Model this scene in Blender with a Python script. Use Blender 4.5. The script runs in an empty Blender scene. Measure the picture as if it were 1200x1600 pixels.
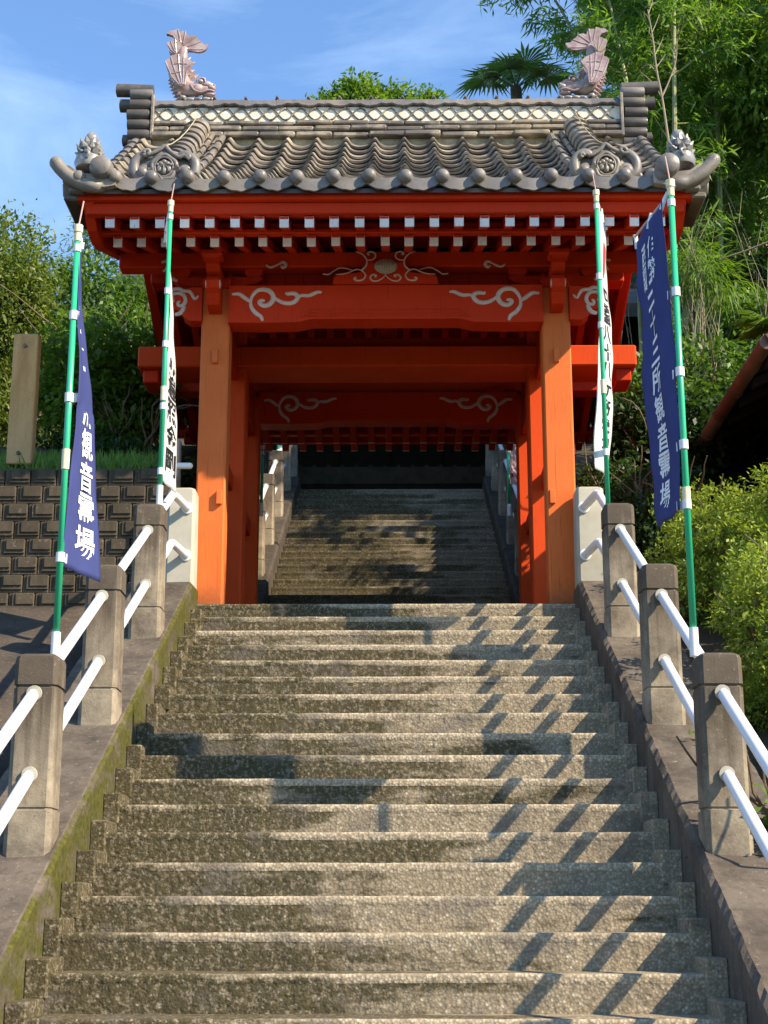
import bpy, math, random
import numpy as np
from mathutils import Vector, Matrix, Quaternion

S = bpy.context.scene
COL = S.collection
rng = np.random.default_rng(7)
random.seed(7)

# ------------------------------------------------------------------ camera, sky, sun, exposure
CAM = np.array([0.096, -11.65, -2.325])
PITCH, YAW, FPX = 0.25671, 0.0093, 2400.0
cam_d = bpy.data.cameras.new('camera')
cam_d.sensor_fit = 'VERTICAL'
cam_d.sensor_height = 24.0
cam_d.lens = FPX / 1600.0 * 24.0
cam_d.clip_start = 0.05
cam_d.clip_end = 2000.0
cam = bpy.data.objects.new('camera', cam_d)
COL.objects.link(cam)
cam.location = CAM.tolist()
cam.rotation_euler = (math.pi / 2 + PITCH, 0, YAW)
S.camera = cam

SUN = Vector((0.88, -0.475, 0.765)).normalized()      # towards the sun: right of and behind the viewer
world = bpy.data.worlds.new('World')
S.world = world
world.use_nodes = True
wt = world.node_tree
wt.nodes.clear()
w_out = wt.nodes.new('ShaderNodeOutputWorld')
w_bg = wt.nodes.new('ShaderNodeBackground')
w_sky = wt.nodes.new('ShaderNodeTexSky')
w_sky.sky_type = 'NISHITA'
w_sky.sun_disc = False
w_sky.sun_elevation = math.asin(SUN.z)
w_sky.sun_rotation = math.atan2(SUN.x, SUN.y)
w_sky.air_density = 1.0
w_sky.dust_density = 0.0
w_sky.ozone_density = 3.0
w_bg.inputs['Strength'].default_value = 0.122
# thin wisps of high cloud
w_tc = wt.nodes.new('ShaderNodeTexCoord')
w_map = wt.nodes.new('ShaderNodeMapping')
w_map.inputs['Scale'].default_value = (2.2, 1.2, 6.5)
w_map.inputs['Location'].default_value = (0.55, 0.0, 0.35)
w_n = wt.nodes.new('ShaderNodeTexNoise')
w_n.inputs['Scale'].default_value = 1.6
w_n.inputs['Detail'].default_value = 9.0
w_n.inputs['Roughness'].default_value = 0.62
w_n.inputs['Distortion'].default_value = 0.6
w_r = wt.nodes.new('ShaderNodeValToRGB')
w_r.color_ramp.elements[0].position = 0.44
w_r.color_ramp.elements[0].color = (0.03, 0.03, 0.03, 1)
w_r.color_ramp.elements[1].position = 0.84
w_r.color_ramp.elements[1].color = (0.42, 0.42, 0.42, 1)
w_mix = wt.nodes.new('ShaderNodeMixRGB')
w_mix.inputs['Color2'].default_value = (4.6, 6.0, 7.6, 1)
w_tint = wt.nodes.new('ShaderNodeMixRGB')
w_tint.blend_type = 'MULTIPLY'
w_tint.inputs['Fac'].default_value = 1.0
w_tint.inputs['Color2'].default_value = (0.86, 1.05, 1.20, 1)     # a deeper, cleaner blue all over
L = wt.links.new
L(w_tc.outputs['Generated'], w_map.inputs['Vector'])
L(w_map.outputs['Vector'], w_n.inputs['Vector'])
L(w_n.outputs['Fac'], w_r.inputs['Fac'])
L(w_r.outputs['Color'], w_mix.inputs['Fac'])
L(w_sky.outputs['Color'], w_tint.inputs['Color1'])
L(w_tint.outputs['Color'], w_mix.inputs['Color1'])
L(w_mix.outputs['Color'], w_bg.inputs['Color'])
L(w_bg.outputs['Background'], w_out.inputs['Surface'])

sun_d = bpy.data.lights.new('sun', 'SUN')
sun_d.energy = 5.0
sun_d.angle = math.radians(0.53)
sun_d.color = (1.0, 0.845, 0.635)
sun = bpy.data.objects.new('sun', sun_d)
COL.objects.link(sun)
sun.location = (20, -15, 20)
sun.rotation_euler = (-SUN).to_track_quat('-Z', 'Y').to_euler()

S.view_settings.view_transform = 'Standard'
S.view_settings.look = 'None'
S.view_settings.exposure = 0.98
S.view_settings.gamma = 1.0
S.view_settings.use_curve_mapping = False
S.cycles.max_bounces = 6
S.cycles.diffuse_bounces = 2
S.cycles.transparent_max_bounces = 8

# ------------------------------------------------------------------ helpers
cP, sP, cY, sY = math.cos(PITCH), math.sin(PITCH), math.cos(YAW), math.sin(YAW)
_R = np.array([cY, sY, 0.0]); _F = np.array([-sY * cP, cY * cP, sP]); _U = np.array([sY * sP, -cY * sP, cP])
def at(px, py, Y):
    """the point of the plane y = Y that the photograph shows at pixel (px, py)"""
    d = _F + _R * ((px - 600) / FPX) - _U * ((py - 800) / FPX)
    p = CAM + d * ((Y - CAM[1]) / d[1])
    return float(p[0]), float(p[1]), float(p[2])

def tagset(o, label=None, cat=None, group=None, kind=None):
    if label: o['label'] = label
    if cat: o['category'] = cat
    if group: o['group'] = group
    if kind: o['kind'] = kind
    return o

def link(o, parent=None):
    COL.objects.link(o)
    if parent is not None:
        o.parent = parent
        o.matrix_parent_inverse = parent_inv(parent)
    return o

_inv = {}
def parent_inv(p):
    m = Matrix.Identity(4)
    q = p
    chain = []
    while q is not None:
        chain.append(q)
        q = q.parent
    # every parent here is only moved/rotated in world terms by its own basis (its parent inverse cancels the rest)
    return p.matrix_basis.inverted()

def thing(name, label, cat, loc=(0, 0, 0), group=None):
    o = bpy.data.objects.new(name, None)
    o.empty_display_size = 0.1
    o.location = loc
    link(o)
    return tagset(o, label, cat, group)

class MB:
    def __init__(s):
        s.v = []; s.f = []
    def add(s, vs, fs):
        b = len(s.v)
        s.v.extend([tuple(p) for p in vs])
        s.f.extend([tuple(i + b for i in f) for f in fs])
        return s
    def box(s, x0, x1, y0, y1, z0, z1, c=0.0):
        if x0 > x1: x0, x1 = x1, x0
        if y0 > y1: y0, y1 = y1, y0
        if z0 > z1: z0, z1 = z1, z0
        if c <= 0:
            vs = [(x, y, z) for z in (z0, z1) for y in (y0, y1) for x in (x0, x1)]
            return s.add(vs, [(0, 2, 3, 1), (4, 5, 7, 6), (0, 1, 5, 4), (2, 6, 7, 3), (0, 4, 6, 2), (1, 3, 7, 5)])
        X, Y, Z = (x0, x1), (y0, y1), (z0, z1)
        vs = []; idx = {}
        for i in (0, 1):
            for j in (0, 1):
                for k in (0, 1):
                    ax, ay, az = X[i], Y[j], Z[k]
                    dx, dy, dz = (c if i == 0 else -c), (c if j == 0 else -c), (c if k == 0 else -c)
                    for a, p in (('x', (ax, ay + dy, az + dz)), ('y', (ax + dx, ay, az + dz)), ('z', (ax + dx, ay + dy, az))):
                        idx[(i, j, k, a)] = len(vs); vs.append(p)
        fs = []
        for i in (0, 1):
            q = [idx[(i, j, k, 'x')] for j, k in ((0, 0), (1, 0), (1, 1), (0, 1))]; fs.append(q if i else q[::-1])
            q = [idx[(j, i, k, 'y')] for j, k in ((0, 0), (1, 0), (1, 1), (0, 1))]; fs.append(q[::-1] if i else q)
            q = [idx[(j, k, i, 'z')] for j, k in ((0, 0), (1, 0), (1, 1), (0, 1))]; fs.append(q if i else q[::-1])
        for i in (0, 1):
            for j in (0, 1):
                fs.append((idx[(i, j, 0, 'x')], idx[(i, j, 1, 'x')], idx[(i, j, 1, 'y')], idx[(i, j, 0, 'y')]))
                fs.append((idx[(i, 0, j, 'x')], idx[(i, 1, j, 'x')], idx[(i, 1, j, 'z')], idx[(i, 0, j, 'z')]))
                fs.append((idx[(0, i, j, 'y')], idx[(1, i, j, 'y')], idx[(1, i, j, 'z')], idx[(0, i, j, 'z')]))
                for k in (0, 1):
                    fs.append((idx[(i, j, k, 'x')], idx[(i, j, k, 'y')], idx[(i, j, k, 'z')]))
        return s.add(vs, fs)
    def prism(s, poly, a0, a1, axis='y'):
        """poly: 2-D outline; axis: the extrusion axis (y: poly is xz, x: poly is yz, z: poly is xy)"""
        n = len(poly)
        def P(p, a):
            return {'y': (p[0], a, p[1]), 'x': (a, p[0], p[1]), 'z': (p[0], p[1], a)}[axis]
        vs = [P(p, a0) for p in poly] + [P(p, a1) for p in poly]
        fs = [tuple(range(n - 1, -1, -1)), tuple(range(n, 2 * n))]
        fs += [(i, (i + 1) % n, n + (i + 1) % n, n + i) for i in range(n)]
        return s.add(vs, fs)
    def tube(s, pts, r, n=8, caps=True, flat=None):
        """pts: 3-D polyline; r: radius or list; flat: (vector, factor) squashes the section along vector"""
        P = [Vector(p) for p in pts]
        m = len(P)
        rr = list(r) if hasattr(r, '__len__') else [r] * m
        t = [(P[min(i + 1, m - 1)] - P[max(i - 1, 0)]).normalized() for i in range(m)]
        up = Vector((0, 0, 1)) if abs(t[0].z) < 0.9 else Vector((0, 1, 0))
        a = t[0].cross(up).normalized()
        vs = []
        for i in range(m):
            a = (a - t[i] * a.dot(t[i])).normalized()
            b = t[i].cross(a)
            for k in range(n):
                w = 2 * math.pi * k / n
                off = (a * math.cos(w) + b * math.sin(w)) * rr[i]
                if flat:
                    fv = Vector(flat[0]); off -= fv * off.dot(fv) * (1 - flat[1])
                vs.append(P[i] + off)
        fs = []
        for i in range(m - 1):
            for k in range(n):
                fs.append((i * n + k, i * n + (k + 1) % n, (i + 1) * n + (k + 1) % n, (i + 1) * n + k))
        if caps:
            fs.append(tuple(range(n - 1, -1, -1))); fs.append(tuple((m - 1) * n + k for k in range(n)))
        return s.add(vs, fs)
    def rod(s, pts, r, n=10):
        """tube with rounded ends"""
        P = [Vector(p) for p in pts]
        d0 = (P[1] - P[0]).normalized(); d1 = (P[-1] - P[-2]).normalized()
        q = [P[0] + d0 * r * (1 - math.cos(w)) for w in (0.25, 0.8, 1.25)] + P[1:-1] + [P[-1] - d1 * r * (1 - math.cos(w)) for w in (1.25, 0.8, 0.25)]
        rr = [r * math.sin(w) for w in (0.25, 0.8, 1.25)] + [r] * (len(P) - 2) + [r * math.sin(w) for w in (1.25, 0.8, 0.25)]
        if len(P) == 2:
            q.insert(3, P[0] + d0 * r); q.insert(4, P[1] - d1 * r); rr.insert(3, r); rr.insert(4, r)
        return s.tube(q, rr, n)
    def lathe(s, prof, c, n=16, axis='z'):
        """prof: (radius, height) pairs"""
        vs = []
        for (r, h) in prof:
            for k in range(n):
                w = 2 * math.pi * k / n
                p = (r * math.cos(w), r * math.sin(w), h)
                if axis == 'y': p = (p[0], -p[2], p[1])
                if axis == 'x': p = (p[2], p[0], p[1])
                vs.append((p[0] + c[0], p[1] + c[1], p[2] + c[2]))
        fs = []
        for i in range(len(prof) - 1):
            for k in range(n):
                fs.append((i * n + k, i * n + (k + 1) % n, (i + 1) * n + (k + 1) % n, (i + 1) * n + k))
        fs.append(tuple(range(n - 1, -1, -1))); fs.append(tuple((len(prof) - 1) * n + k for k in range(n)))
        return s.add(vs, fs)
    def ball(s, c, r, n=12, m=7):
        rx, ry, rz = r if hasattr(r, '__len__') else (r, r, r)
        vs = [(c[0], c[1], c[2] - rz)]
        for i in range(1, m):
            a = -math.pi / 2 + math.pi * i / m
            for k in range(n):
                w = 2 * math.pi * k / n
                vs.append((c[0] + rx * math.cos(a) * math.cos(w), c[1] + ry * math.cos(a) * math.sin(w), c[2] + rz * math.sin(a)))
        vs.append((c[0], c[1], c[2] + rz))
        fs = [(0, 1 + (k + 1) % n, 1 + k) for k in range(n)]
        for i in range(m - 2):
            for k in range(n):
                a = 1 + i * n
                fs.append((a + k, a + (k + 1) % n, a + n + (k + 1) % n, a + n + k))
        last = len(vs) - 1; a = 1 + (m - 2) * n
        fs += [(a + k, a + (k + 1) % n, last) for k in range(n)]
        return s.add(vs, fs)
    def cone(s, a, b, r, n=6):
        return s.tube([a, b], [r, 0.002], n)
    def mesh(s, name, mat, smooth=False, recalc=True):
        me = bpy.data.meshes.new(name)
        me.from_pydata(s.v, [], s.f)
        if recalc:
            import bmesh
            bm = bmesh.new(); bm.from_mesh(me)
            bmesh.ops.recalc_face_normals(bm, faces=bm.faces)
            bm.to_mesh(me); bm.free()
        for mm in (mat if isinstance(mat, (list, tuple)) else [mat]):
            me.materials.append(mm)
        if smooth:
            me.polygons.foreach_set('use_smooth', [True] * len(me.polygons))
            if smooth != 'all':
                me.set_sharp_from_angle(angle=math.radians(38))
        return me
    def build(s, name, mat, parent=None, smooth=False, label=None, kind=None, recalc=True):
        o = bpy.data.objects.new(name, s.mesh(name, mat, smooth, recalc))
        link(o, parent)
        return tagset(o, label, None, None, kind)

def npmesh(name, V, F, mat, smooth=False, sharp=None):
    """fast mesh from numpy: V (n,3), F (m,k)"""
    me = bpy.data.meshes.new(name)
    V = np.asarray(V, dtype=np.float32); F = np.asarray(F, dtype=np.int32)
    k = F.shape[1]
    me.vertices.add(len(V)); me.vertices.foreach_set('co', V.ravel())
    me.loops.add(F.size); me.loops.foreach_set('vertex_index', F.ravel())
    me.polygons.add(len(F))
    me.polygons.foreach_set('loop_start', np.arange(0, F.size, k, dtype=np.int32))
    me.update(calc_edges=True)
    me.materials.append(mat)
    if smooth:
        me.polygons.foreach_set('use_smooth', np.ones(len(F), dtype=bool))
    return me

def obj(name, me, parent=None, loc=None, rot=None, label=None, kind=None):
    o = bpy.data.objects.new(name, me)
    if loc is not None: o.location = loc
    if rot is not None: o.rotation_euler = rot
    link(o, parent)
    return tagset(o, label, None, None, kind)

def catmull(P, n=6):
    P = [np.array(p, float) for p in P]
    Q = [2 * P[0] - P[1]] + P + [2 * P[-1] - P[-2]]
    out = []
    for i in range(1, len(Q) - 2):
        for j in range(n):
            t = j / n
            a, b, c, d = Q[i - 1], Q[i], Q[i + 1], Q[i + 2]
            out.append(0.5 * ((2 * b) + (c - a) * t + (2 * a - 5 * b + 4 * c - d) * t * t + (3 * b - 3 * c + d - a) * t ** 3))
    out.append(P[-1])
    return out

# ------------------------------------------------------------------ materials
class NT:
    def __init__(s, name):
        s.m = bpy.data.materials.new(name); s.m.use_nodes = True
        s.t = s.m.node_tree; s.t.nodes.clear()
        s.out = s.t.nodes.new('ShaderNodeOutputMaterial')
        s.b = s.t.nodes.new('ShaderNodeBsdfPrincipled')
        s.t.links.new(s.b.outputs[0], s.out.inputs['Surface'])
    def n(s, t, **kw):
        x = s.t.nodes.new('ShaderNode' + t)
        for k, v in kw.items():
            if k in x.inputs: x.inputs[k].default_value = v
            else: setattr(x, k, v)
        return x
    def l(s, a, b): s.t.links.new(a, b)
    def pos(s, scale=(1, 1, 1), obj=False):
        mp = s.n('Mapping'); mp.inputs['Scale'].default_value = scale
        if obj:
            tc = s.n('TexCoord'); s.l(tc.outputs['Object'], mp.inputs['Vector'])
        else:
            g = s.n('NewGeometry'); s.l(g.outputs['Position'], mp.inputs['Vector'])
        return mp.outputs['Vector']
    def noise(s, vec, scale, detail=5.0, rough=0.6, dist=0.0):
        x = s.n('TexNoise', Scale=scale, Detail=detail, Roughness=rough, Distortion=dist)
        s.l(vec, x.inputs['Vector']); return x.outputs['Fac']
    def voro(s, vec, scale, out='Distance', feature='F1', rand=1.0):
        x = s.n('TexVoronoi', Scale=scale, Randomness=rand); x.feature = feature
        s.l(vec, x.inputs['Vector']); return x.outputs[out]
    def ramp(s, fac, stops):
        x = s.n('ValToRGB'); e = x.color_ramp.elements
        while len(e) < len(stops): e.new(0.5)
        for i, (p, c) in enumerate(stops):
            e[i].position = p
            e[i].color = (c, c, c, 1) if not hasattr(c, '__len__') else (*c, 1)
        s.l(fac, x.inputs['Fac']); return x.outputs['Color']
    def mix(s, fac, a, b, mode='MIX'):
        x = s.n('MixRGB'); x.blend_type = mode
        for v, k in ((fac, 'Fac'), (a, 'Color1'), (b, 'Color2')):
            if hasattr(v, 'is_linked') or isinstance(v, bpy.types.NodeSocket): s.l(v, x.inputs[k])
            elif hasattr(v, '__len__'): x.inputs[k].default_value = (*v, 1)
            else: x.inputs[k].default_value = v
        return x.outputs['Color']
    def math(s, op, a, b=0.0, clamp=False):
        x = s.n('Math'); x.operation = op; x.use_clamp = clamp
        for v, i in ((a, 0), (b, 1)):
            if isinstance(v, bpy.types.NodeSocket): s.l(v, x.inputs[i])
            else: x.inputs[i].default_value = v
        return x.outputs[0]
    def sep(s, vec):
        x = s.n('SeparateXYZ'); s.l(vec, x.inputs[0]); return x.outputs
    def bump(s, h, strength=0.4, dist=0.01):
        x = s.n('Bump', Strength=strength, Distance=dist); s.l(h, x.inputs['Height'])
        s.l(x.outputs[0], s.b.inputs['Normal'])
    def col(s, c):
        if isinstance(c, bpy.types.NodeSocket): s.l(c, s.b.inputs['Base Color'])
        else: s.b.inputs['Base Color'].default_value = (*c, 1)
    def rough(s, r):
        if isinstance(r, bpy.types.NodeSocket): s.l(r, s.b.inputs['Roughness'])
        else: s.b.inputs['Roughness'].default_value = r
    def rand(s):
        x = s.n('ObjectInfo'); return x.outputs['Random']

M = {}
def mat_paint(name, c, c2, rough=0.5):
    t = NT(name)
    p = t.pos()
    n1 = t.noise(p, 2.2, 6)
    n2 = t.noise(t.pos((9, 9, 1.2)), 9.0, 4)
    a = t.mix(t.ramp(n1, [(0.35, 0.0), (0.7, 1.0)]), c, c2)
    a = t.mix(t.math('MULTIPLY', t.ramp(n2, [(0.55, 0.0), (0.75, 1.0)]), 0.30), a, (c2[0] * .6, c2[1] * .6, c2[2] * .6))
    n3 = t.noise(t.pos((30, 30, 0.8)), 3.0, 3, 0.5)
    a = t.mix(t.ramp(n3, [(0.64, 0.0), (0.69, 0.5)]), a, (c2[0] * .45, c2[1] * .45, c2[2] * .5))
    sp = t.noise(p, 26, 4, 0.7)
    zz = t.math('ADD', t.sep(p)[2], t.math('MULTIPLY', sp, 0.30))
    a = t.mix(t.ramp(zz, [(0.10, 0.7), (0.36, 0.0)]), a, (0.16, 0.075, 0.035))
    a = t.mix(t.ramp(sp, [(0.70, 0.0), (0.78, 0.35)]), a, (min(1, c[0] * 1.2), c[1] * 1.9 + .02, c[2] * 2 + .03))
    t.col(a); t.rough(t.ramp(n1, [(0.3, rough - .08), (0.7, rough + .12)]))
    t.b.inputs['Specular IOR Level'].default_value = 0.12
    t.bump(n2, 0.2, 0.004)
    return t.m
M['red'] = mat_paint('vermilion_paint', (0.58, 0.038, 0.006), (0.52, 0.032, 0.005))
M['orange'] = mat_paint('orange_vermilion_paint', (0.68, 0.165, 0.040), (0.62, 0.135, 0.030), 0.55)  # lighter, more orange tone for the front pillars and pegs
M['midred'] = mat_paint('mid_vermilion_paint', (0.66, 0.072, 0.011), (0.60, 0.060, 0.009), 0.55)  # tone between the orange and the red, for inner pillars and main lintel
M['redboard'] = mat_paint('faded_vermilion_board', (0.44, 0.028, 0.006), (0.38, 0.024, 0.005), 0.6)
M['whitepaint'] = mat_paint('white_end_paint', (0.78, 0.76, 0.72), (0.66, 0.63, 0.58), 0.6)
M['scroll'] = mat_paint('pale_carving_paint', (0.68, 0.55, 0.47), (0.56, 0.42, 0.35), 0.6)
M['emblem'] = mat_paint('pale_emblem_paint', (0.50, 0.47, 0.36), (0.40, 0.38, 0.28), 0.6)

def mat_tile(name, base=(0.115, 0.098, 0.080), light=(0.46, 0.39, 0.285), amount=0.75, rough=0.40):
    t = NT(name)
    p = t.pos()
    r = t.rand()
    n1 = t.noise(p, 5.0, 8, 0.65)
    n2 = t.noise(p, 38.0, 5, 0.7)
    n3 = t.noise(p, 1.3, 3)
    dark = tuple(b * 0.55 for b in base)
    a = t.mix(r, base, tuple(min(1, b * 1.45) for b in base))
    a = t.mix(t.ramp(n1, [(0.48, 0.0), (0.66, amount)]), a, light)
    a = t.mix(t.ramp(n3, [(0.5, 0.0), (0.75, 0.5)]), a, (0.34, 0.27, 0.16))
    a = t.mix(t.ramp(n2, [(0.56, 0.0), (0.72, 0.75)]), a, dark)
    t.col(a); t.rough(t.ramp(n1, [(0.3, rough - .12), (0.7, rough + .25)]))
    t.bump(t.mix(0.5, n1, n2), 0.35, 0.008)
    return t.m
M['tile'] = mat_tile('weathered_roof_tile')
M['tilegrey'] = mat_tile('grey_smoked_tile', (0.120, 0.110, 0.100), (0.26, 0.235, 0.20), 0.4)
M['tileend'] = mat_tile('charcoal_ridge_end_tile', (0.065, 0.056, 0.048), (0.17, 0.14, 0.105), 0.4)
M['tiledark'] = mat_tile('dark_verge_tile', (0.05, 0.045, 0.04), (0.12, 0.10, 0.08), 0.25)

def mat_simple(name, c, rough=0.6, nscale=6.0, var=0.25, bump=0.2, metal=0.0, spec=0.4):
    t = NT(name)
    n1 = t.noise(t.pos(), nscale, 7, 0.65)
    a = t.mix(t.ramp(n1, [(0.3, 0.0), (0.72, 1.0)]), tuple(x * (1 - var) for x in c), tuple(min(1, x * (1 + var)) for x in c))
    t.col(a); t.rough(rough)
    t.b.inputs['Metallic'].default_value = metal
    t.b.inputs['Specular IOR Level'].default_value = spec
    if bump: t.bump(n1, bump, 0.01)
    return t.m
M['plaster'] = mat_simple('lime_plaster', (0.72, 0.66, 0.52), 0.8, 9, 0.22)
M['mortar'] = mat_simple('yellowed_mortar', (0.40, 0.33, 0.20), 0.85, 12, 0.4)
def mat_pipe():
    t = NT('white_coated_pipe')
    p = t.pos()
    n1 = t.noise(p, 7, 6, 0.7); n2 = t.noise(p, 45, 3)
    a = t.mix(t.ramp(n1, [(0.45, 0.0), (0.75, 0.5)]), (0.82, 0.82, 0.82), (0.60, 0.57, 0.52))
    a = t.mix(t.ramp(n2, [(0.72, 0.0), (0.76, 0.6)]), a, (0.34, 0.26, 0.20))
    t.col(a); t.rough(t.ramp(n1, [(0.3, 0.25), (0.7, 0.5)]))
    return t.m
M['whitetube'] = mat_pipe()
M['green'] = mat_simple('green_coated_pole', (0.03, 0.42, 0.20), 0.28, 3, 0.08, 0.0, 0, 0.5)
M['cream'] = mat_simple('cream_plastic', (0.78, 0.68, 0.42), 0.5, 6, 0.08, 0.0)
M['whiteplastic'] = mat_simple('white_plastic', (0.8, 0.79, 0.74), 0.5, 6, 0.06, 0.0)
M['pinkrod'] = mat_simple('pinkish_rod', (0.62, 0.40, 0.33), 0.5, 6, 0.08, 0.0)
M['darkwood'] = mat_simple('dark_old_wood', (0.014, 0.010, 0.007), 0.9, 5, 0.4, 0.2, 0.0, 0.1)
M['hallwood'] = mat_simple('brown_hall_wood', (0.045, 0.032, 0.021), 0.9, 5, 0.4, 0.2, 0.0, 0.1)
M['creampost'] = mat_simple('new_smooth_concrete', (0.40, 0.375, 0.30), 0.85, 3.5, 0.16, 0.12)
M['blackpaint'] = mat_simple('black_dye', (0.012, 0.012, 0.014), 0.7, 9, 0.2, 0.0)
M['whitedye'] = mat_simple('white_dye', (0.82, 0.82, 0.84), 0.75, 9, 0.04, 0.0)
M['reddye'] = mat_simple('red_dye', (0.75, 0.04, 0.04), 0.7, 9, 0.1, 0.0)
M['soil'] = mat_simple('dark_soil', (0.06, 0.05, 0.03), 0.95, 2.2, 0.6, 0.5)
M['bark'] = mat_simple('grey_brown_bark', (0.10, 0.075, 0.05), 0.9, 14, 0.45, 0.6)
M['deadcane'] = mat_simple('dry_tan_cane', (0.28, 0.225, 0.135), 0.7, 9, 0.25)
M['culm'] = mat_simple('bamboo_culm', (0.27, 0.27, 0.11), 0.5, 4, 0.35)
M['stem'] = mat_simple('woody_stem', (0.14, 0.10, 0.06), 0.85, 9, 0.4)
M['slate'] = mat_simple('grey_hall_roof', (0.10, 0.10, 0.10), 0.6, 4, 0.3)

def mat_cloth(name, c, trans=0.25):
    t = NT(name)
    n1 = t.noise(t.pos(), 4.0, 4); n2 = t.noise(t.pos((60, 60, 60)), 14, 2)
    a = t.mix(t.ramp(n1, [(0.3, 0.0), (0.7, 1.0)]), tuple(x * .9 for x in c), tuple(min(1, x * 1.1) for x in c))
    t.col(a); t.rough(0.8); t.b.inputs['Specular IOR Level'].default_value = 0.15
    t.bump(n2, 0.1, 0.002)
    tr = t.n('BsdfTranslucent'); t.l(a, tr.inputs['Color'])
    mx = t.n('MixShader'); mx.inputs[0].default_value = trans
    t.l(t.b.outputs[0], mx.inputs[1]); t.l(tr.outputs[0], mx.inputs[2]); t.l(mx.outputs[0], t.out.inputs['Surface'])
    return t.m
M['navy'] = mat_cloth('navy_cloth', (0.055, 0.070, 0.21), 0.15)
M['whitecloth'] = mat_cloth('white_cloth', (0.82, 0.81, 0.78), 0.35)
M['pinkcloth'] = mat_cloth('pink_cloth', (0.78, 0.50, 0.48), 0.3)

def mat_leaf(name, c1, c2, trans=0.35, rough=0.5, spec=0.4):
    """leaf colour varies from leaf to leaf"""
    t = NT(name)
    g = t.n('NewGeometry')
    n1 = t.noise(t.pos(), 0.9, 3)
    f = t.math('ADD', t.math('MULTIPLY', g.outputs['Random Per Island'], 0.65), t.math('MULTIPLY', n1, 0.45), True)
    a = t.mix(f, c1, c2)
    t.col(a); t.rough(rough); t.b.inputs['Specular IOR Level'].default_value = spec
    tr = t.n('BsdfTranslucent')
    t.l(t.mix(1.0, a, (1.5, 1.6, 0.6), 'MULTIPLY'), tr.inputs['Color'])
    mx = t.n('MixShader'); mx.inputs[0].default_value = trans
    t.l(t.b.outputs[0], mx.inputs[1]); t.l(tr.outputs[0], mx.inputs[2]); t.l(mx.outputs[0], t.out.inputs['Surface'])
    return t.m
M['leaf_olive'] = mat_leaf('olive_leaf', (0.05, 0.082, 0.014), (0.20, 0.25, 0.05))
M['leaf_bright'] = mat_leaf('bright_green_leaf', (0.045, 0.10, 0.012), (0.17, 0.27, 0.03), 0.45)
M['leaf_mid'] = mat_leaf('mid_green_leaf', (0.035, 0.085, 0.012), (0.13, 0.22, 0.035))
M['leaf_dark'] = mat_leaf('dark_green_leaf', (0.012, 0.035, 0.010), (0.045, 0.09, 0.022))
M['leaf_azalea'] = mat_leaf('yellow_green_azalea_leaf', (0.075, 0.135, 0.012), (0.36, 0.43, 0.07), 0.3)
M['leaf_bamboo'] = mat_leaf('bamboo_leaf', (0.05, 0.12, 0.016), (0.19, 0.31, 0.05), 0.5)
M['leaf_dry'] = mat_leaf('dry_bamboo_leaf', (0.14, 0.11, 0.05), (0.30, 0.25, 0.10), 0.3)
M['leaf_feather'] = mat_leaf('pale_feathery_leaf', (0.10, 0.17, 0.06), (0.22, 0.30, 0.12), 0.5)
M['leaf_palm'] = mat_leaf('palm_leaf', (0.05, 0.11, 0.03), (0.18, 0.28, 0.08), 0.3, 0.4, 0.6)
M['grass'] = mat_leaf('grass_blade', (0.05, 0.12, 0.012), (0.18, 0.32, 0.04), 0.45)

def mat_fish():
    t = NT('glazed_brown_pottery')
    p = t.pos(obj=True)
    n1 = t.noise(p, 9, 6); n2 = t.noise(p, 3.0, 3)
    a = t.mix(t.ramp(n1, [(0.35, 0.0), (0.65, 1.0)]), (0.25, 0.155, 0.14), (0.46, 0.35, 0.32))
    a = t.mix(t.ramp(n2, [(0.5, 0.0), (0.7, 0.7)]), a, (0.30, 0.24, 0.12))
    t.col(a); t.rough(0.24); t.b.inputs['Coat Weight'].default_value = 0.6; t.b.inputs['Coat Roughness'].default_value = 0.12
    t.bump(n1, 0.25, 0.006)
    return t.m
M['fish'] = mat_fish()
def mat_silver():
    t = NT('silvery_glazed_tile')
    n1 = t.noise(t.pos(), 14, 6)
    a = t.mix(t.ramp(n1, [(0.35, 0.0), (0.65, 1.0)]), (0.15, 0.14, 0.13), (0.34, 0.32, 0.28))
    t.col(a); t.rough(0.3); t.bump(n1, 0.25, 0.006); t.b.inputs['Coat Weight'].default_value = 0.4
    return t.m
M['silver'] = mat_silver()

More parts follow.
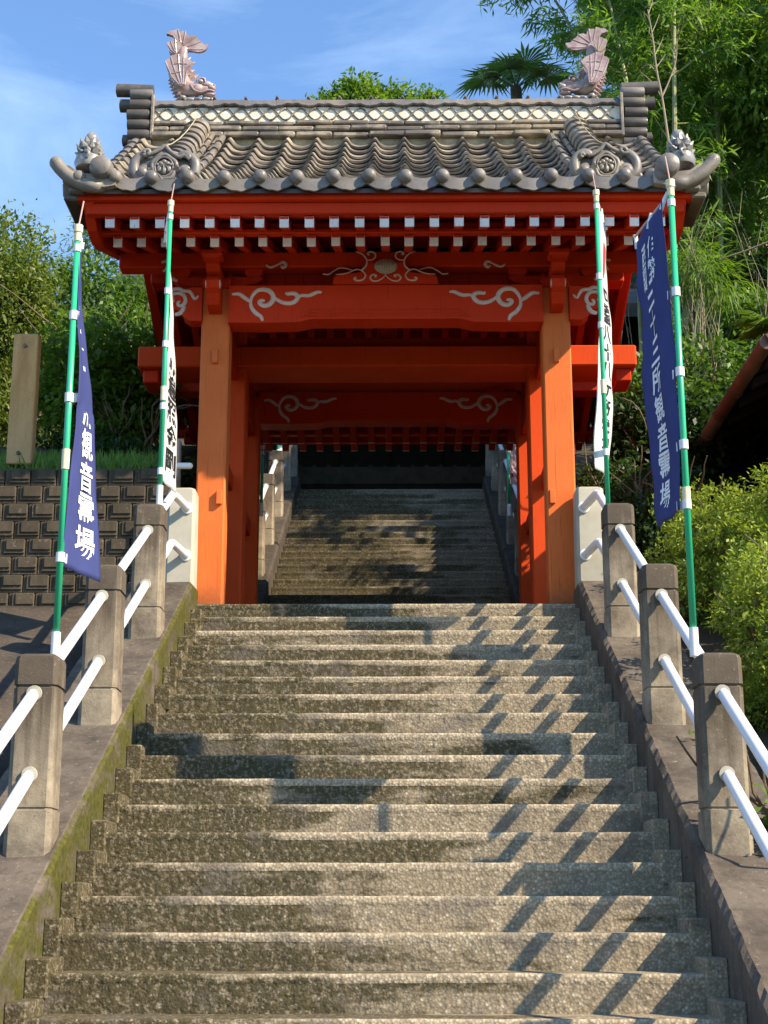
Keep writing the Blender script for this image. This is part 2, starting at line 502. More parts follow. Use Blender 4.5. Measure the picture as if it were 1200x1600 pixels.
def mat_step(name, moss_bias=0.0, bright=1.0):
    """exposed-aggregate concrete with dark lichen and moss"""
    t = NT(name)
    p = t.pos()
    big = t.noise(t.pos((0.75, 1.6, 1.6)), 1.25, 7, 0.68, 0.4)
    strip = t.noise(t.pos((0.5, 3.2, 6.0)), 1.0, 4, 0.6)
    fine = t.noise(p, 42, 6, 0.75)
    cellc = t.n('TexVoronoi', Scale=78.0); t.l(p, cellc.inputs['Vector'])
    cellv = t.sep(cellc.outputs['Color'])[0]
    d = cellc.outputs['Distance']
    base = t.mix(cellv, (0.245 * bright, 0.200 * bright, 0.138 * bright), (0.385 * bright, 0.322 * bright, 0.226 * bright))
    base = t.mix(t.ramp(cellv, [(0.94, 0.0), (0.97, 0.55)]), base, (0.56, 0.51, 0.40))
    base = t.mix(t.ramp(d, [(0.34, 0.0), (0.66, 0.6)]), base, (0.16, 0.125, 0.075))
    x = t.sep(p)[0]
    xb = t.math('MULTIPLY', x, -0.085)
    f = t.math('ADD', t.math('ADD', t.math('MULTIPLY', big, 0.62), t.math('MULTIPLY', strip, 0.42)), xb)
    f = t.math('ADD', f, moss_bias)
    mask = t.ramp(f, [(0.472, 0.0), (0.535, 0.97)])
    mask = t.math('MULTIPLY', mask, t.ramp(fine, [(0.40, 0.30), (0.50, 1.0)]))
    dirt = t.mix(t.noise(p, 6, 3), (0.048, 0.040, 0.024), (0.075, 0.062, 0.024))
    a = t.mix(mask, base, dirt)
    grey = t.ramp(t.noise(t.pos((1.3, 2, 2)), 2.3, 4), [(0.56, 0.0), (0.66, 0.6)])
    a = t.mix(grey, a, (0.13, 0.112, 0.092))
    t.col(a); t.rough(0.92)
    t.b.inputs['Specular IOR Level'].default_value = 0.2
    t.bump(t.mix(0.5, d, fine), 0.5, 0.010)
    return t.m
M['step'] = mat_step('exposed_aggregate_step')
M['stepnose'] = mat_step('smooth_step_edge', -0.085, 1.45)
M['stepdark'] = mat_step('mossy_painted_shade_step', 0.03, 0.72)  # upper steps: their shade put into a darker tone, besides the extra moss

def mat_conc(name, c=(0.30, 0.265, 0.205), dark=(0.085, 0.072, 0.055), post=False, moss=False):
    t = NT(name)
    p = t.pos()
    n1 = t.noise(p, 3.0, 8, 0.7); n2 = t.noise(p, 34, 5, 0.75); sp = t.noise(p, 90, 2)
    streak = t.noise(t.pos((14, 14, 0.9)), 1.6, 4)
    a = t.mix(t.ramp(n1, [(0.38, 0.0), (0.66, 0.85)]), c, dark)
    if post:
        z = t.sep(t.pos(obj=True))[2]
        zz = t.math('ADD', z, t.math('MULTIPLY', t.math('SUBTRACT', streak, 0.5), 0.9))
        a = t.mix(t.ramp(zz, [(0.30, 0.0), (0.78, 0.86)]), a, dark)
    else:
        a = t.mix(t.ramp(streak, [(0.5, 0.0), (0.7, 0.5)]), a, dark)
    a = t.mix(t.ramp(n2, [(0.60, 0.0), (0.72, 0.6)]), a, (0.42, 0.37, 0.28))
    a = t.mix(t.ramp(n2, [(0.28, 0.6), (0.40, 0.0)]), a, (0.04, 0.035, 0.03))
    if moss:
        x = t.sep(p)[0]
        inner = t.math('LESS_THAN', t.math('ABSOLUTE', t.math('ADD', x, 1.46)), 0.02)
        mm = t.noise(t.pos((1, 1.2, 3.5)), 1.9, 6, 0.7)
        mk = t.math('MULTIPLY', inner, t.ramp(mm, [(0.36, 0.0), (0.52, 0.95)]))
        a = t.mix(mk, a, t.mix(t.ramp(n2, [(0.35, 0.0), (0.65, 1.0)]), (0.036, 0.040, 0.006), (0.095, 0.088, 0.014)))
    t.col(a); t.rough(0.92); t.b.inputs['Specular IOR Level'].default_value = 0.2
    t.bump(t.mix(0.5, n2, sp), 0.45, 0.008)
    return t.m
M['post'] = mat_conc('old_post_concrete', (0.36, 0.30, 0.215), (0.072, 0.056, 0.041), True)
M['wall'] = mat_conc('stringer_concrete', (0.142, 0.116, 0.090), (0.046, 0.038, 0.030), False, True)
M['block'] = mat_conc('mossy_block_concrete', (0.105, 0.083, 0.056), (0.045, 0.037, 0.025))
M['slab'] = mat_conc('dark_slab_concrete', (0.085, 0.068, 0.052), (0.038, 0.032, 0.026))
M['cornerblock'] = mat_step('step_corner_concrete', -0.07, 0.9)
M['gravestone'] = None
def mat_granite():
    t = NT('weathered_tan_stone')
    p = t.pos()
    n1 = t.noise(t.pos((6, 6, 1.2)), 1.6, 7, 0.7); n2 = t.noise(p, 60, 4, 0.8)
    z = t.sep(t.pos(obj=True))[2]
    a = t.mix(t.ramp(n1, [(0.35, 0.0), (0.65, 1.0)]), (0.46, 0.24, 0.080), (0.66, 0.39, 0.150))
    a = t.mix(t.ramp(z, [(0.1, 0.65), (0.6, 0.0)]), a, (0.46, 0.30, 0.14))
    a = t.mix(t.ramp(n2, [(0.58, 0.0), (0.7, 0.65)]), a, (0.12, 0.085, 0.05))
    t.col(a); t.rough(0.9); t.bump(n2, 0.3, 0.006)
    return t.m
M['stone'] = mat_granite()
M['copper'] = mat_simple('red_brown_gutter', (0.135, 0.062, 0.040), 0.55, 5, 0.35, 0.1)
M['copperpale'] = mat_simple('faded_gutter', (0.21, 0.165, 0.125), 0.6, 5, 0.3, 0.1)
# ------------------------------------------------------------------ ground
R_, T_ = 0.16, 0.3117            # riser and tread of the lower stairway
SL = R_ / T_
R2, T2, Y2 = 0.156, 0.294, 3.65  # upper stairway
SL2 = R2 / T2
NLOW, NUP = 24, 25

def terr(x, y):
    x = np.asarray(x, float); y = np.asarray(y, float)
    low = np.maximum(SL * y, -3.95)
    # middle corridor under both stairways
    mid = np.where(y < 0, low - 0.45, np.where(y < Y2, -0.2, np.minimum(SL2 * (y - Y2) - 0.55, 3.86)))
    left = np.where(y < 0.14, low - 0.10, 1.10 + np.clip(0.36 * (y - 0.17), 0, 3.7) + 0.12 * np.clip(y - 10, 0, 30))
    right = np.where(y < 1.4, np.maximum(SL * y, -3.95) - 0.10 + 0.12 * np.clip(x - 2, 0, 6),
                     SL * 1.4 - 0.10 + 0.12 * np.clip(x - 2, 0, 6) + np.clip(0.52 * (y - 1.4), 0, 6.0) + 0.55 * np.clip(y - 10.5, 0, 9))
    right = right + np.clip((x - 4) * 0.18, 0, 3) * np.clip((y - 3) / 5, 0, 1)
    z = np.where(x < -1.95, left, np.where(x > 1.95, right, mid))
    hallpad = (np.abs(x) < 6) & (y > 10.9) & (y < 25)
    z = np.where(hallpad & (np.abs(x) < 1.89), 3.86, z)
    far = 5.5 + 0.10 * np.clip(y - 25, 0, 60)
    k = np.clip((y - 22) / 8, 0, 1)
    z = z * (1 - k) + far * k
    # far off the land levels out
    d = np.hypot(x, y - 5)
    k2 = np.clip((d - 55) / 60, 0, 1)
    return z * (1 - k2) + (-4.2) * k2

def axis_pts(lo, hi, dense, step, far):
    a = np.arange(dense[0], dense[1] + 1e-6, step)
    out = [a]
    v = dense[1]; s = step
    left, right = [], []
    while v < hi: s *= 1.35; v += s; right.append(v)
    v = dense[0]; s = step
    while v > lo: s *= 1.35; v -= s; left.append(v)
    return np.concatenate([np.array(left[::-1]), a, np.array(right)])
gx = np.concatenate([axis_pts(-700, 700, (-9, 9), 0.3, 0)]); gx = np.sort(np.concatenate([gx, [-1.96, -1.94, 1.94, 1.96]]))
gy = axis_pts(-700, 700, (-9, 26), 0.35, 0); gy = np.sort(np.concatenate([gy, [0.13, 0.15, 0.0, 3.65, -7.6]]))
GX, GY = np.meshgrid(gx, gy)
GZ = terr(GX, GY)
nz = (np.sin(GX * 2.1 + 1.3 * np.sin(GY * 1.7)) * np.cos(GY * 2.4)) * 0.04
GZ = GZ + np.where((np.abs(GX) > 1.9) & (GY > 0.6), nz, 0)
nx_, ny_ = len(gx), len(gy)
ii = np.arange(nx_ * ny_).reshape(ny_, nx_)
F = np.stack([ii[:-1, :-1], ii[:-1, 1:], ii[1:, 1:], ii[1:, :-1]], -1).reshape(-1, 4)
o = obj('ground', npmesh('ground', np.stack([GX, GY, GZ], -1).reshape(-1, 3), F, M['soil']))
tagset(o, kind='structure')

# concrete slope left of the lower stairway
def sheet(name, x0, x1, y0, y1, n, zf, mat, th=0.12):
    xs = np.linspace(x0, x1, 10); ys = np.linspace(y0, y1, n)
    X, Y = np.meshgrid(xs, ys); Z = zf(X, Y)
    V = np.stack([X, Y, Z], -1).reshape(-1, 3); k = len(V)
    V2 = V.copy(); V2[:, 2] -= th
    ii = np.arange(k).reshape(n, 10)
    F = np.stack([ii[:-1, :-1], ii[:-1, 1:], ii[1:, 1:], ii[1:, :-1]], -1).reshape(-1, 4)
    ring = np.concatenate([ii[0, :], ii[1:, -1], ii[-1, -2::-1], ii[-2:0:-1, 0]])
    nxt = np.roll(ring, -1)
    Fs = np.stack([ring, ring + k, nxt + k, nxt], -1)
    return npmesh(name, np.concatenate([V, V2]), np.concatenate([F, F[:, ::-1] + k, Fs]), mat)
o = obj('concrete_slope', sheet('concrete_slope', -7.0, -1.945, -7.6, 0.12, 30, lambda x, y: np.maximum(SL * y - 0.02, -3.9) + 0.01 * np.sin(x * 3 + y * 2), M['slab']))
tagset(o, kind='structure')
o = obj('forecourt', sheet('forecourt', -14, 14, -30, -7.62, 10, lambda x, y: np.full_like(x, -3.85), M['slab'], 0.3))
tagset(o, kind='structure')

# ------------------------------------------------------------------ stairways
def worley(px, py, cell, seed=0, jit=0.9):
    """distance to the nearest jittered cell point, in cells"""
    X = px / cell; Y = py / cell
    ix = np.floor(X).astype(np.int64); iy = np.floor(Y).astype(np.int64)
    best = np.full(X.shape, 9.0); ident = np.zeros(X.shape)
    for dx in (-1, 0, 1):
        for dy in (-1, 0, 1):
            cx = ix + dx; cy = iy + dy
            h = (cx * 374761393 + cy * 668265263 + seed * 974711) & 0x7fffffff
            h = (h ^ (h >> 13)) * 1274126177 & 0x7fffffff
            a = (h & 0xffff) / 65535.0; b = ((h >> 15) & 0xffff) / 65535.0
            d = np.hypot(cx + 0.5 + (a - 0.5) * jit - X, cy + 0.5 + (b - 0.5) * jit - Y)
            m = d < best
            best = np.where(m, d, best); ident = np.where(m, ((h >> 7) & 0xff) / 255.0, ident)
    return best, ident

def smooth1(x, seed, f):
    r = np.random.default_rng(seed)
    out = np.zeros_like(x)
    for k in range(1, 9):
        out += np.sin(x * f * k * 1.37 + r.uniform(0, 6.28)) * r.uniform(0.3, 1.0) / k
    return out

def step_mesh(k, half, y0, z0, r, t, res, amp, mat, up=False, nose=0.034):
    """one cast step: pebbly riser below a smoother edge strip, and its tread"""
    nx = max(8, int(2 * half / res)); nr = max(4, int(r / res)); nt = max(3, int(t / res / 2))
    xs = np.linspace(-half, half, nx + 1)
    prof = []                                             # (y out of riser plane (towards viewer -), z, kind)
    hs = np.linspace(-r - 0.02, -nose - 0.004, nr)
    for h in hs: prof.append((0.0, h, 1.0, 0))
    for h in (-nose, -nose * .55, -0.012): prof.append((-0.0025, h, 0.25, 0))
    prof.append((-0.001, -0.002, 0.2, 2)); prof.append((0.004, 0.0, 0.2, 1))
    for d in np.linspace(0.03, t + 0.012, nt): prof.append((d, 0.0, 0.5, 1))
    P = np.array(prof)
    n = len(P)
    X, U = np.meshgrid(xs, np.arange(n))
    DY = P[U, 0]; DZ = P[U, 1]; A = P[U, 2]; K = P[U, 3]
    s = np.cumsum(np.r_[0, np.hypot(np.diff(P[:, 0]), np.diff(P[:, 1]))])[U]
    d1, id1 = worley(X + 31.7 * k, s, 0.0165, k, 1.0)
    d2, _ = worley(X + 11.3 * k, s, 0.034, k + 50, 1.0)
    h = (0.60 - d1) * 0.8 * (0.15 + 1.1 * id1) + (0.5 - d2) * 0.45
    h = np.clip(h, -0.6, 1.0) * amp * A
    low = smooth1(X + k, 100 + k, 3.1) * 0.0016 + smooth1(X * 1.0, 300 + k, 17) * 0.0012
    chip = np.clip(smooth1(X, 500 + k, 9.0) - 1.35, 0, 1) * 0.011
    edge = np.isin(U, [nr, nr + 1, nr + 2, nr + 3])
    Y = y0 + DY - np.where(K == 0, h, 0) + np.where(edge, chip, 0) + low
    Z = z0 + DZ + np.where(K >= 1, h * 0.8, 0) + low * 0.8 - np.where(edge & (U >= nr + 1), chip * 0.8, 0)
    ii = np.arange(X.size).reshape(X.shape)
    F = np.stack([ii[:-1, :-1], ii[:-1, 1:], ii[1:, 1:], ii[1:, :-1]], -1).reshape(-1, 4)
    me = npmesh('step', np.stack([X, Y, Z], -1).reshape(-1, 3), F, mat, True)
    if mat is M['step']:
        me.materials.append(M['stepnose'])
        rows = np.repeat(np.arange(n - 1), nx)
        me.polygons.foreach_set('material_index', ((rows >= nr - 1) & (rows <= nr + 3)).astype(np.int32))
    return me

stairs = bpy.data.objects.new('lower_stairway', None); link(stairs)
core = MB()
poly = [(0.0, -0.03)]
for k in range(NLOW + 1):
    poly += [(-k * T_ + 0.012, -k * R_ - 0.012), (-k * T_ + 0.012, -(k + 1) * R_ - 0.012)]
poly += [(-NLOW * T_, -4.3), (0.6, -4.3), (0.6, -0.03)]
core.prism(poly[1:], -1.47, 1.47, 'x')
tagset(core.build('stair_core', M['slab'], stairs))
tagset(stairs, kind='structure')
for k in range(NLOW + 1):
    vis = k <= 17
    obj('step', step_mesh(k, 1.462, -k * T_, -k * R_, R_, T_, 0.0080 if vis else 0.04, 0.0066, M['step']), stairs)
    if k == 0: continue
    for sx in (-1, 1):
        b = MB()
        w = 0.075 + 0.03 * random.random()
        dz = 0.006 * random.random()
        b.box(sx * (1.463 - w), sx * 1.463, -k * T_ - 0.016 - dz, -(k - 1) * T_ - 0.018, -(k + 1) * R_ + 0.055, -k * R_ + 0.060 + dz, 0.008)
        b.build('corner_block', M['step'], stairs)

# gate platform
pb = MB()
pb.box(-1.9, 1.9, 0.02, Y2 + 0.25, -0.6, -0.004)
tagset(pb.build('gate_platform', M['slab']), kind='structure')

stairs2 = bpy.data.objects.new('upper_stairway', None); link(stairs2)
core = MB()
poly = []
for k in range(1, NUP + 1):
    poly += [(Y2 + (k - 1) * T2 + 0.012, (k - 1) * R2 - 0.012), (Y2 + (k - 1) * T2 + 0.012, k * R2 - 0.012)]
poly += [(11.6, NUP * R2 - 0.012), (11.6, -0.5), (Y2 + 0.012, -0.5)]
core.prism(poly, -1.40, 1.40, 'x')
core.build('stair_core', M['slab'], stairs2)
tagset(stairs2, kind='structure')
for k in range(1, NUP + 1):
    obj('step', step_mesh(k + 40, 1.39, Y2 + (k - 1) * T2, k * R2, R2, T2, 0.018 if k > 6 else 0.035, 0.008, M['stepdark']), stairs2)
# terrace before the hall
tb = MB(); tb.box(-7, 7, 10.98, 22, 3.3, 3.895)
tagset(tb.build('hall_terrace', M['slab']), kind='structure')

# ------------------------------------------------------------------ stringer walls and railings
def stringer(name, label, sx, y0, y1, slope, off, inner, outer, mat, level_to=None):
    """a sloping low wall beside the stairs; top edge at slope*y + off"""
    t = thing(name, label, 'wall', (sx * inner, (y0 + y1) / 2, slope * ((y0 + y1) / 2)))
    n = 170
    ys = list(np.linspace(y0, y1, n))
    zt = [slope * y + off for y in ys]
    if level_to is not None:
        ys += [y1 + 0.02, level_to]; zt += [slope * y1 + off + 0.004] * 2
    V = []; c = 0.028
    r = np.random.default_rng(int(100 + 10 * sx + y0))
    for y, z in zip(ys, zt):
        w = r.normal(0, 0.0045, 3) - (0.012 * (r.random(3) > 0.93))
        V += [(sx * inner, y, z - 1.1), (sx * inner, y, z - c + w[0]), (sx * (inner + c), y, z + w[1]), (sx * outer, y, z - 0.008 + w[2]), (sx * outer, y, z - 1.1)]
    F = []
    for i in range(len(ys) - 1):
        for j in range(4):
            a = i * 5 + j
            F.append((a, a + 1, a + 6, a + 5))
    b = MB(); b.add(V, F)
    b.f.append((0, 1, 2, 3, 4)); e = (len(ys) - 1) * 5; b.f.append((e, e + 1, e + 2, e + 3, e + 4))
    b.build('wall_body', mat, t)
    return t
stringer('stringer_wall', 'mossy sloping concrete wall along the left edge of the front steps', -1, -7.55, -0.24, SL, 0.25, 1.46, 1.95, M['wall'], 0.06)
stringer('stringer_wall', 'dark sloping concrete wall along the right edge of the front steps', 1, -7.55, -0.24, SL, 0.25, 1.46, 1.95, M['wall'], 0.06)
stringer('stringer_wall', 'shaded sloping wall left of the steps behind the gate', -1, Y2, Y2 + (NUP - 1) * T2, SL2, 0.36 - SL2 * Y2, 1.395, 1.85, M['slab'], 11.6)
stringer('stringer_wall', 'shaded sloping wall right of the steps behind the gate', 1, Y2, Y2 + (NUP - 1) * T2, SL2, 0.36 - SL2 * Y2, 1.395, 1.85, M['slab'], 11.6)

def post_mesh(w, d, h, groove=True):
    """square concrete post with rounded arrises, a cap joint and a base joint; origin at the foot of its front face"""
    b = MB()
    c = 0.022
    def ring(wx, z, y_off=0.0, cc=c):
        x = wx / 2
        return [(-x + cc, 0 - y_off, z), (x - cc, 0 - y_off, z), (x, cc, z), (x, d - cc, z), (x - cc, d, z), (-x + cc, d, z), (-x, d - cc, z), (-x, cc, z)]
    prof = [(w + 0.012, -0.12), (w + 0.010, 0.21)]
    if groove: prof += [(w - 0.012, 0.214), (w - 0.012, 0.222), (w, 0.226), (w, h - 0.165), (w - 0.014, h - 0.161), (w - 0.014, h - 0.152), (w + 0.002, h - 0.148)]
    prof += [(w, h - 0.03), (w - 0.012, h - 0.012), (w - 0.05, h)]
    V = []
    for (ww, z) in prof:
        s = ww / w
        V += [((x) * s, d / 2 + (y - d / 2) * s, z) for (x, y, zz) in ring(w, z)]
    F = []
    for i in range(len(prof) - 1):
        for k in range(8):
            F.append((i * 8 + k, i * 8 + (k + 1) % 8, (i + 1) * 8 + (k + 1) % 8, (i + 1) * 8 + k))
    F.append(tuple(range(7, -1, -1))); F.append(tuple((len(prof) - 1) * 8 + k for k in range(8)))
    b.add(V, F)
    return b

def railing(label, sx, xs, ys, base, slope, h, end_post, rail_h, rr, lower_y, group):
    """posts with two sloping pipes threaded between them"""
    t = thing('stair_railing', label, 'railing', (xs * sx, ys[0], base(ys[0])), group)
    pm = post_mesh(0.205, 0.20, h).mesh('post', M['post'], True)
    for y in ys:
        o = obj('post', pm, t, (sx * xs, y, base(y)))
    rl = []
    for i in range(len(ys)):
        y1 = ys[i]
        y0 = ys[i - 1] + 0.20 if i else lower_y
        for rh in rail_h:
            zz = lambda y: base(ys[i]) + rh + (y - y1) * slope
            b = MB(); b.rod([(sx * xs, y0, zz(y0)), (sx * xs, y1 - 0.022, zz(y1 - 0.022))], rr, 14)
            b.build('rail', M['whitetube'], t, 'all')
            c = MB(); c.lathe([(rr * .55, 0), (rr * .55, 0.05)], (sx * xs, y1 + 0.01, zz(y1) - 0.004), 10, 'y'); c.build('rail_bracket', M['whitetube'], t, True)
            q = MB(); q.lathe([(rr * 1.25, 0.012), (rr * 1.3, 0.004), (rr * 1.1, 0.0)], (sx * xs, y1 - 0.004, zz(y1) - 0.004), 14, 'y'); q.build('collar', M['creampost'], t, True)
    return t

base1 = lambda y: SL * y + 0.24
for sx, side in ((-1, 'left'), (1, 'right')):
    lab = ('concrete posts with white pipe handrails on the mossy wall left of the front steps'
           if sx < 0 else 'concrete posts with white pipe handrails on the wall in front of the clipped azaleas')
    ys = [-6.00, -4.50, -3.00, -1.52]
    t = railing(lab, sx, 1.605, ys, base1, SL, 0.94, True, (0.752, 0.376), 0.029, -7.4, 'white pipe handrails on concrete posts')
    # smooth cream post beside the gate pillar, and the last rails that bend into it
    cb = post_mesh(0.215, 0.22, 0.77, False)
    xo = 1.585
    obj('post', cb.mesh('post', M['creampost'], True), t, (sx * xo, -0.15, 0.13), label='pale smooth newer concrete post beside the gate pillar')
    for rh in (0.752, 0.376):
        z0 = base1(-1.52) + rh
        y0 = -1.34; ye = -0.48
        zz = lambda y: z0 + (y + 1.52) * SL
        p = [(sx * 1.605, y0, zz(y0)), (sx * 1.605, ye - 0.08, zz(ye - 0.08)), (sx * 1.605, ye - 0.03, zz(ye - 0.03)), (sx * 1.602, ye + 0.01, zz(ye) - 0.0), (sx * 1.59, ye + 0.05, zz(ye) + 0.004), (sx * 1.535, -0.152, zz(ye) - 0.02)]
        b = MB(); b.tube(catmull(p, 4), 0.031, 14); b.build('rail', M['whitetube'], t, 'all')
        f = MB(); f.lathe([(0.045, 0.0), (0.045, 0.012), (0.034, 0.016)], (sx * 1.535, -0.152, zz(ye) - 0.02), 12, 'y'); f.build('flange', M['whitetube'], t, True)

base2 = lambda y: SL2 * (y - Y2) + 0.345
for sx in (-1, 1):
    lab = ('shaded posts with white pipe handrails on the left of the steps behind the gate' if sx < 0
           else 'shaded posts with white pipe handrails on the right of the steps behind the gate')
    railing(lab, sx, 1.57, [4.55, 5.75, 7.05, 8.42, 9.82, 11.2], base2, SL2, 0.95, True, (0.78, 0.40), 0.030, 3.7, 'white pipe handrails on concrete posts')

# ------------------------------------------------------------------ retaining wall of pressed blocks, left
rw = thing('retaining_wall', 'dark retaining wall of stepped concrete blocks below the grassy bank', 'wall', (-3.6, 0.1, 0))
b = MB(); b.box(-6.0, -1.70, 0.13, 0.35, -0.6, 1.12); b.build('wall_core', M['block'], rw)
bw, bh = 0.206, 0.146
def wall_block(v):
    m = MB()
    r = random.Random(v)
    j = lambda: r.uniform(-0.004, 0.004)
    m.box(-bw / 2 + 0.003, bw / 2 - 0.003, -0.02, 0.06, 0.002, bh - 0.003, 0.006)
    m.box(-bw / 2 + 0.034 + j(), bw / 2 - 0.004, -0.034 + j() * .5, -0.018, 0.030 + j(), bh - 0.003, 0.004)
    m.box(-bw / 2 + 0.060 + j(), bw / 2 - 0.004, -0.045 + j() * .5, -0.032, 0.056 + j(), bh - 0.004, 0.004)
    return m.mesh('block', M['block'])
blk = [wall_block(i) for i in range(4)]
for row in range(8):
    z = -0.045 + row * bh
    x = -1.70 - (bw / 2 if row % 2 else 0)
    i = 0
    while x - bw / 2 > -4.6:
        obj('block', blk[(i * 7 + row * 3) % 4], rw, (x - bw / 2, 0.07 + row * 0.008, z))
        x -= bw; i += 1
# ------------------------------------------------------------------ the gate: posts, beams, rafters
gate = thing('temple_gate', 'vermilion wooden temple gate with a curved tiled roof at the top of the steps', 'gate', (0, 1.7, 0))
RED, RB = M['red'], M['redboard']
def gpart(name, mb, mat=RED, parent=None, smooth=False, label=None):
    return mb.build(name, mat, parent or gate, smooth, label)

# pillars
for sx in (-1, 1):
    for (y0, y1, x0, x1, zt) in ((0.08, 0.31, 1.275, 1.505, 2.66), (1.40, 1.72, 1.27, 1.59, 2.95), (3.07, 3.30, 1.297, 1.527, 2.66)):
        b = MB(); b.box(sx * x0, sx * x1, y0, y1, 0.0, zt, 0.012)
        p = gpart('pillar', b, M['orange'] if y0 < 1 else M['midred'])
        s = MB(); s.box(sx * (x0 - 0.03), sx * (x1 + 0.03), y0 - 0.03, y1 + 0.03, -0.003, 0.012, 0.006)
        gpart('pillar_base', s, M['slab'], p)
        if y0 < 1:
            for z in (0.815, 2.0):
                q = MB(); q.box(sx * (x0 + 0.02) if z < 1 else sx * (x0 + 0.085), sx * (x0 + 0.065) if z < 1 else sx * (x0 + 0.13), 0.045, 0.085, z, z + 0.115, 0.004)
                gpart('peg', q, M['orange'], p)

# carved tie beams of the two outer frames
SCROLL = [  # one cloud scroll, in photograph-sized units on the beam face (x right, z up), strokes with widths
    ([(0.0, 0.0), (0.055, 0.002), (0.09, -0.018), (0.135, -0.048), (0.155, -0.055)], 0.012),
    ([(0.155, -0.06), (0.165, -0.02), (0.20, 0.022), (0.245, 0.036), (0.30, 0.026), (0.335, -0.008), (0.335, -0.05), (0.30, -0.085), (0.255, -0.09), (0.225, -0.065), (0.245, -0.05), (0.27, -0.055)], 0.014),
    ([(0.155, -0.055), (0.16, -0.10), (0.195, -0.145), (0.24, -0.175), (0.255, -0.21)], 0.012),
    ([(0.335, -0.012), (0.365, -0.04), (0.42, -0.068), (0.48, -0.072), (0.52, -0.055), (0.538, -0.025), (0.52, 0.0), (0.48, 0.004), (0.455, 0.0), (0.44, 0.012)], 0.013),
    ([(0.538, -0.03), (0.57, -0.012), (0.62, -0.014), (0.66, -0.002), (0.70, 0.014), (0.735, 0.012)], 0.011),
]
def scroll_on(parent, x0, z0, y, sx, sc=1.0, strokes=SCROLL, name='scroll', mat=None):
    b = MB()
    for pts, w in strokes:
        P = catmull([(x0 + sx * px * sc, y, z0 + pz * sc * 1.12) for px, pz in pts], 5)
        n = len(P)
        rr = [w * 1.3 * sc * (0.45 + 0.75 * math.sin(math.pi * min(1, max(0.0, (i + 1) / (n + 1)))) ** 0.6) for i in range(n)]
        b.tube(P, rr, 7, True, ((0, 1, 0), 0.34))
    return gpart(name, b, mat or M['scroll'], parent, 'all')

for (yf, zs, tilt) in ((0.020, 2.335, 0), (3.075, 2.465, 0)):
    xh = 1.28 if yf < 1 else 1.30
    top = 2.655 if yf < 1 else 2.79
    # beam whose underside rises a little in the middle
    poly = [(-xh, zs), (-1.0, zs - 0.005), (-0.72, zs + 0.0), (-0.60, zs + 0.028), (0.60, zs + 0.028), (0.72, zs + 0.0), (1.0, zs - 0.005), (xh, zs), (xh, top), (-xh, top)]
    b = MB(); b.prism(poly, yf, yf + 0.215, 'y')
    beam = gpart('tie_beam', b)
    for sx in (-1, 1):
        scroll_on(beam, sx * 1.255, zs + 0.245, yf - 0.002, -sx, 1.0)
    for dz in (0.052, 0.078, 0.108):
        e = 0.70 - (dz - 0.05) * 1.1
        P = [(-e, yf - 0.001, zs + 0.02 + 0.02), (-e + 0.02, yf - 0.001, zs + dz - 0.006), (-e + 0.08, yf - 0.001, zs + dz), (0, yf - 0.001, zs + dz), (e - 0.08, yf - 0.001, zs + dz), (e - 0.02, yf - 0.001, zs + dz - 0.006), (e, yf - 0.001, zs + 0.04)]
        m = MB(); m.tube(P, 0.006, 6); gpart('moulding', m, RED, beam, 'all')
    # the beam's carved nose outside each pillar
    for sx in (-1, 1):
        if yf > 1:
            n_ = MB(); n_.box(sx * 1.52, sx * 1.80, yf + 0.02, yf + 0.17, zs + 0.02, top - 0.04, 0.02); gpart('beam_nose', n_, RED, beam)
            continue
        nose = [(1.50, 2.36), (1.60, 2.36), (1.655, 2.40), (1.67, 2.45), (1.72, 2.455), (1.775, 2.49), (1.795, 2.555), (1.775, 2.61), (1.72, 2.64), (1.66, 2.625), (1.60, 2.65), (1.50, 2.655)]
        n_ = MB(); n_.prism([(sx * x, z) for x, z in nose], yf + 0.025, yf + 0.165, 'y')
        no = gpart('beam_nose', n_, RED, beam)
        scroll_on(no, sx * 1.53, 2.60, yf + 0.022, sx, 1.0, [
            ([(0.0, -0.02), (0.03, -0.045), (0.07, 0.01), (0.13, 0.02), (0.17, 0.035), (0.22, 0.02), (0.255, -0.03), (0.25, -0.085), (0.215, -0.11)], 0.011),
            ([(0.20, -0.07), (0.215, -0.02), (0.18, 0.0), (0.13, -0.01), (0.105, -0.05), (0.12, -0.09), (0.155, -0.098), (0.168, -0.075), (0.15, -0.06)], 0.011),
            ([(0.11, -0.10), (0.14, -0.15), (0.19, -0.17)], 0.013)], 'nose_scroll')

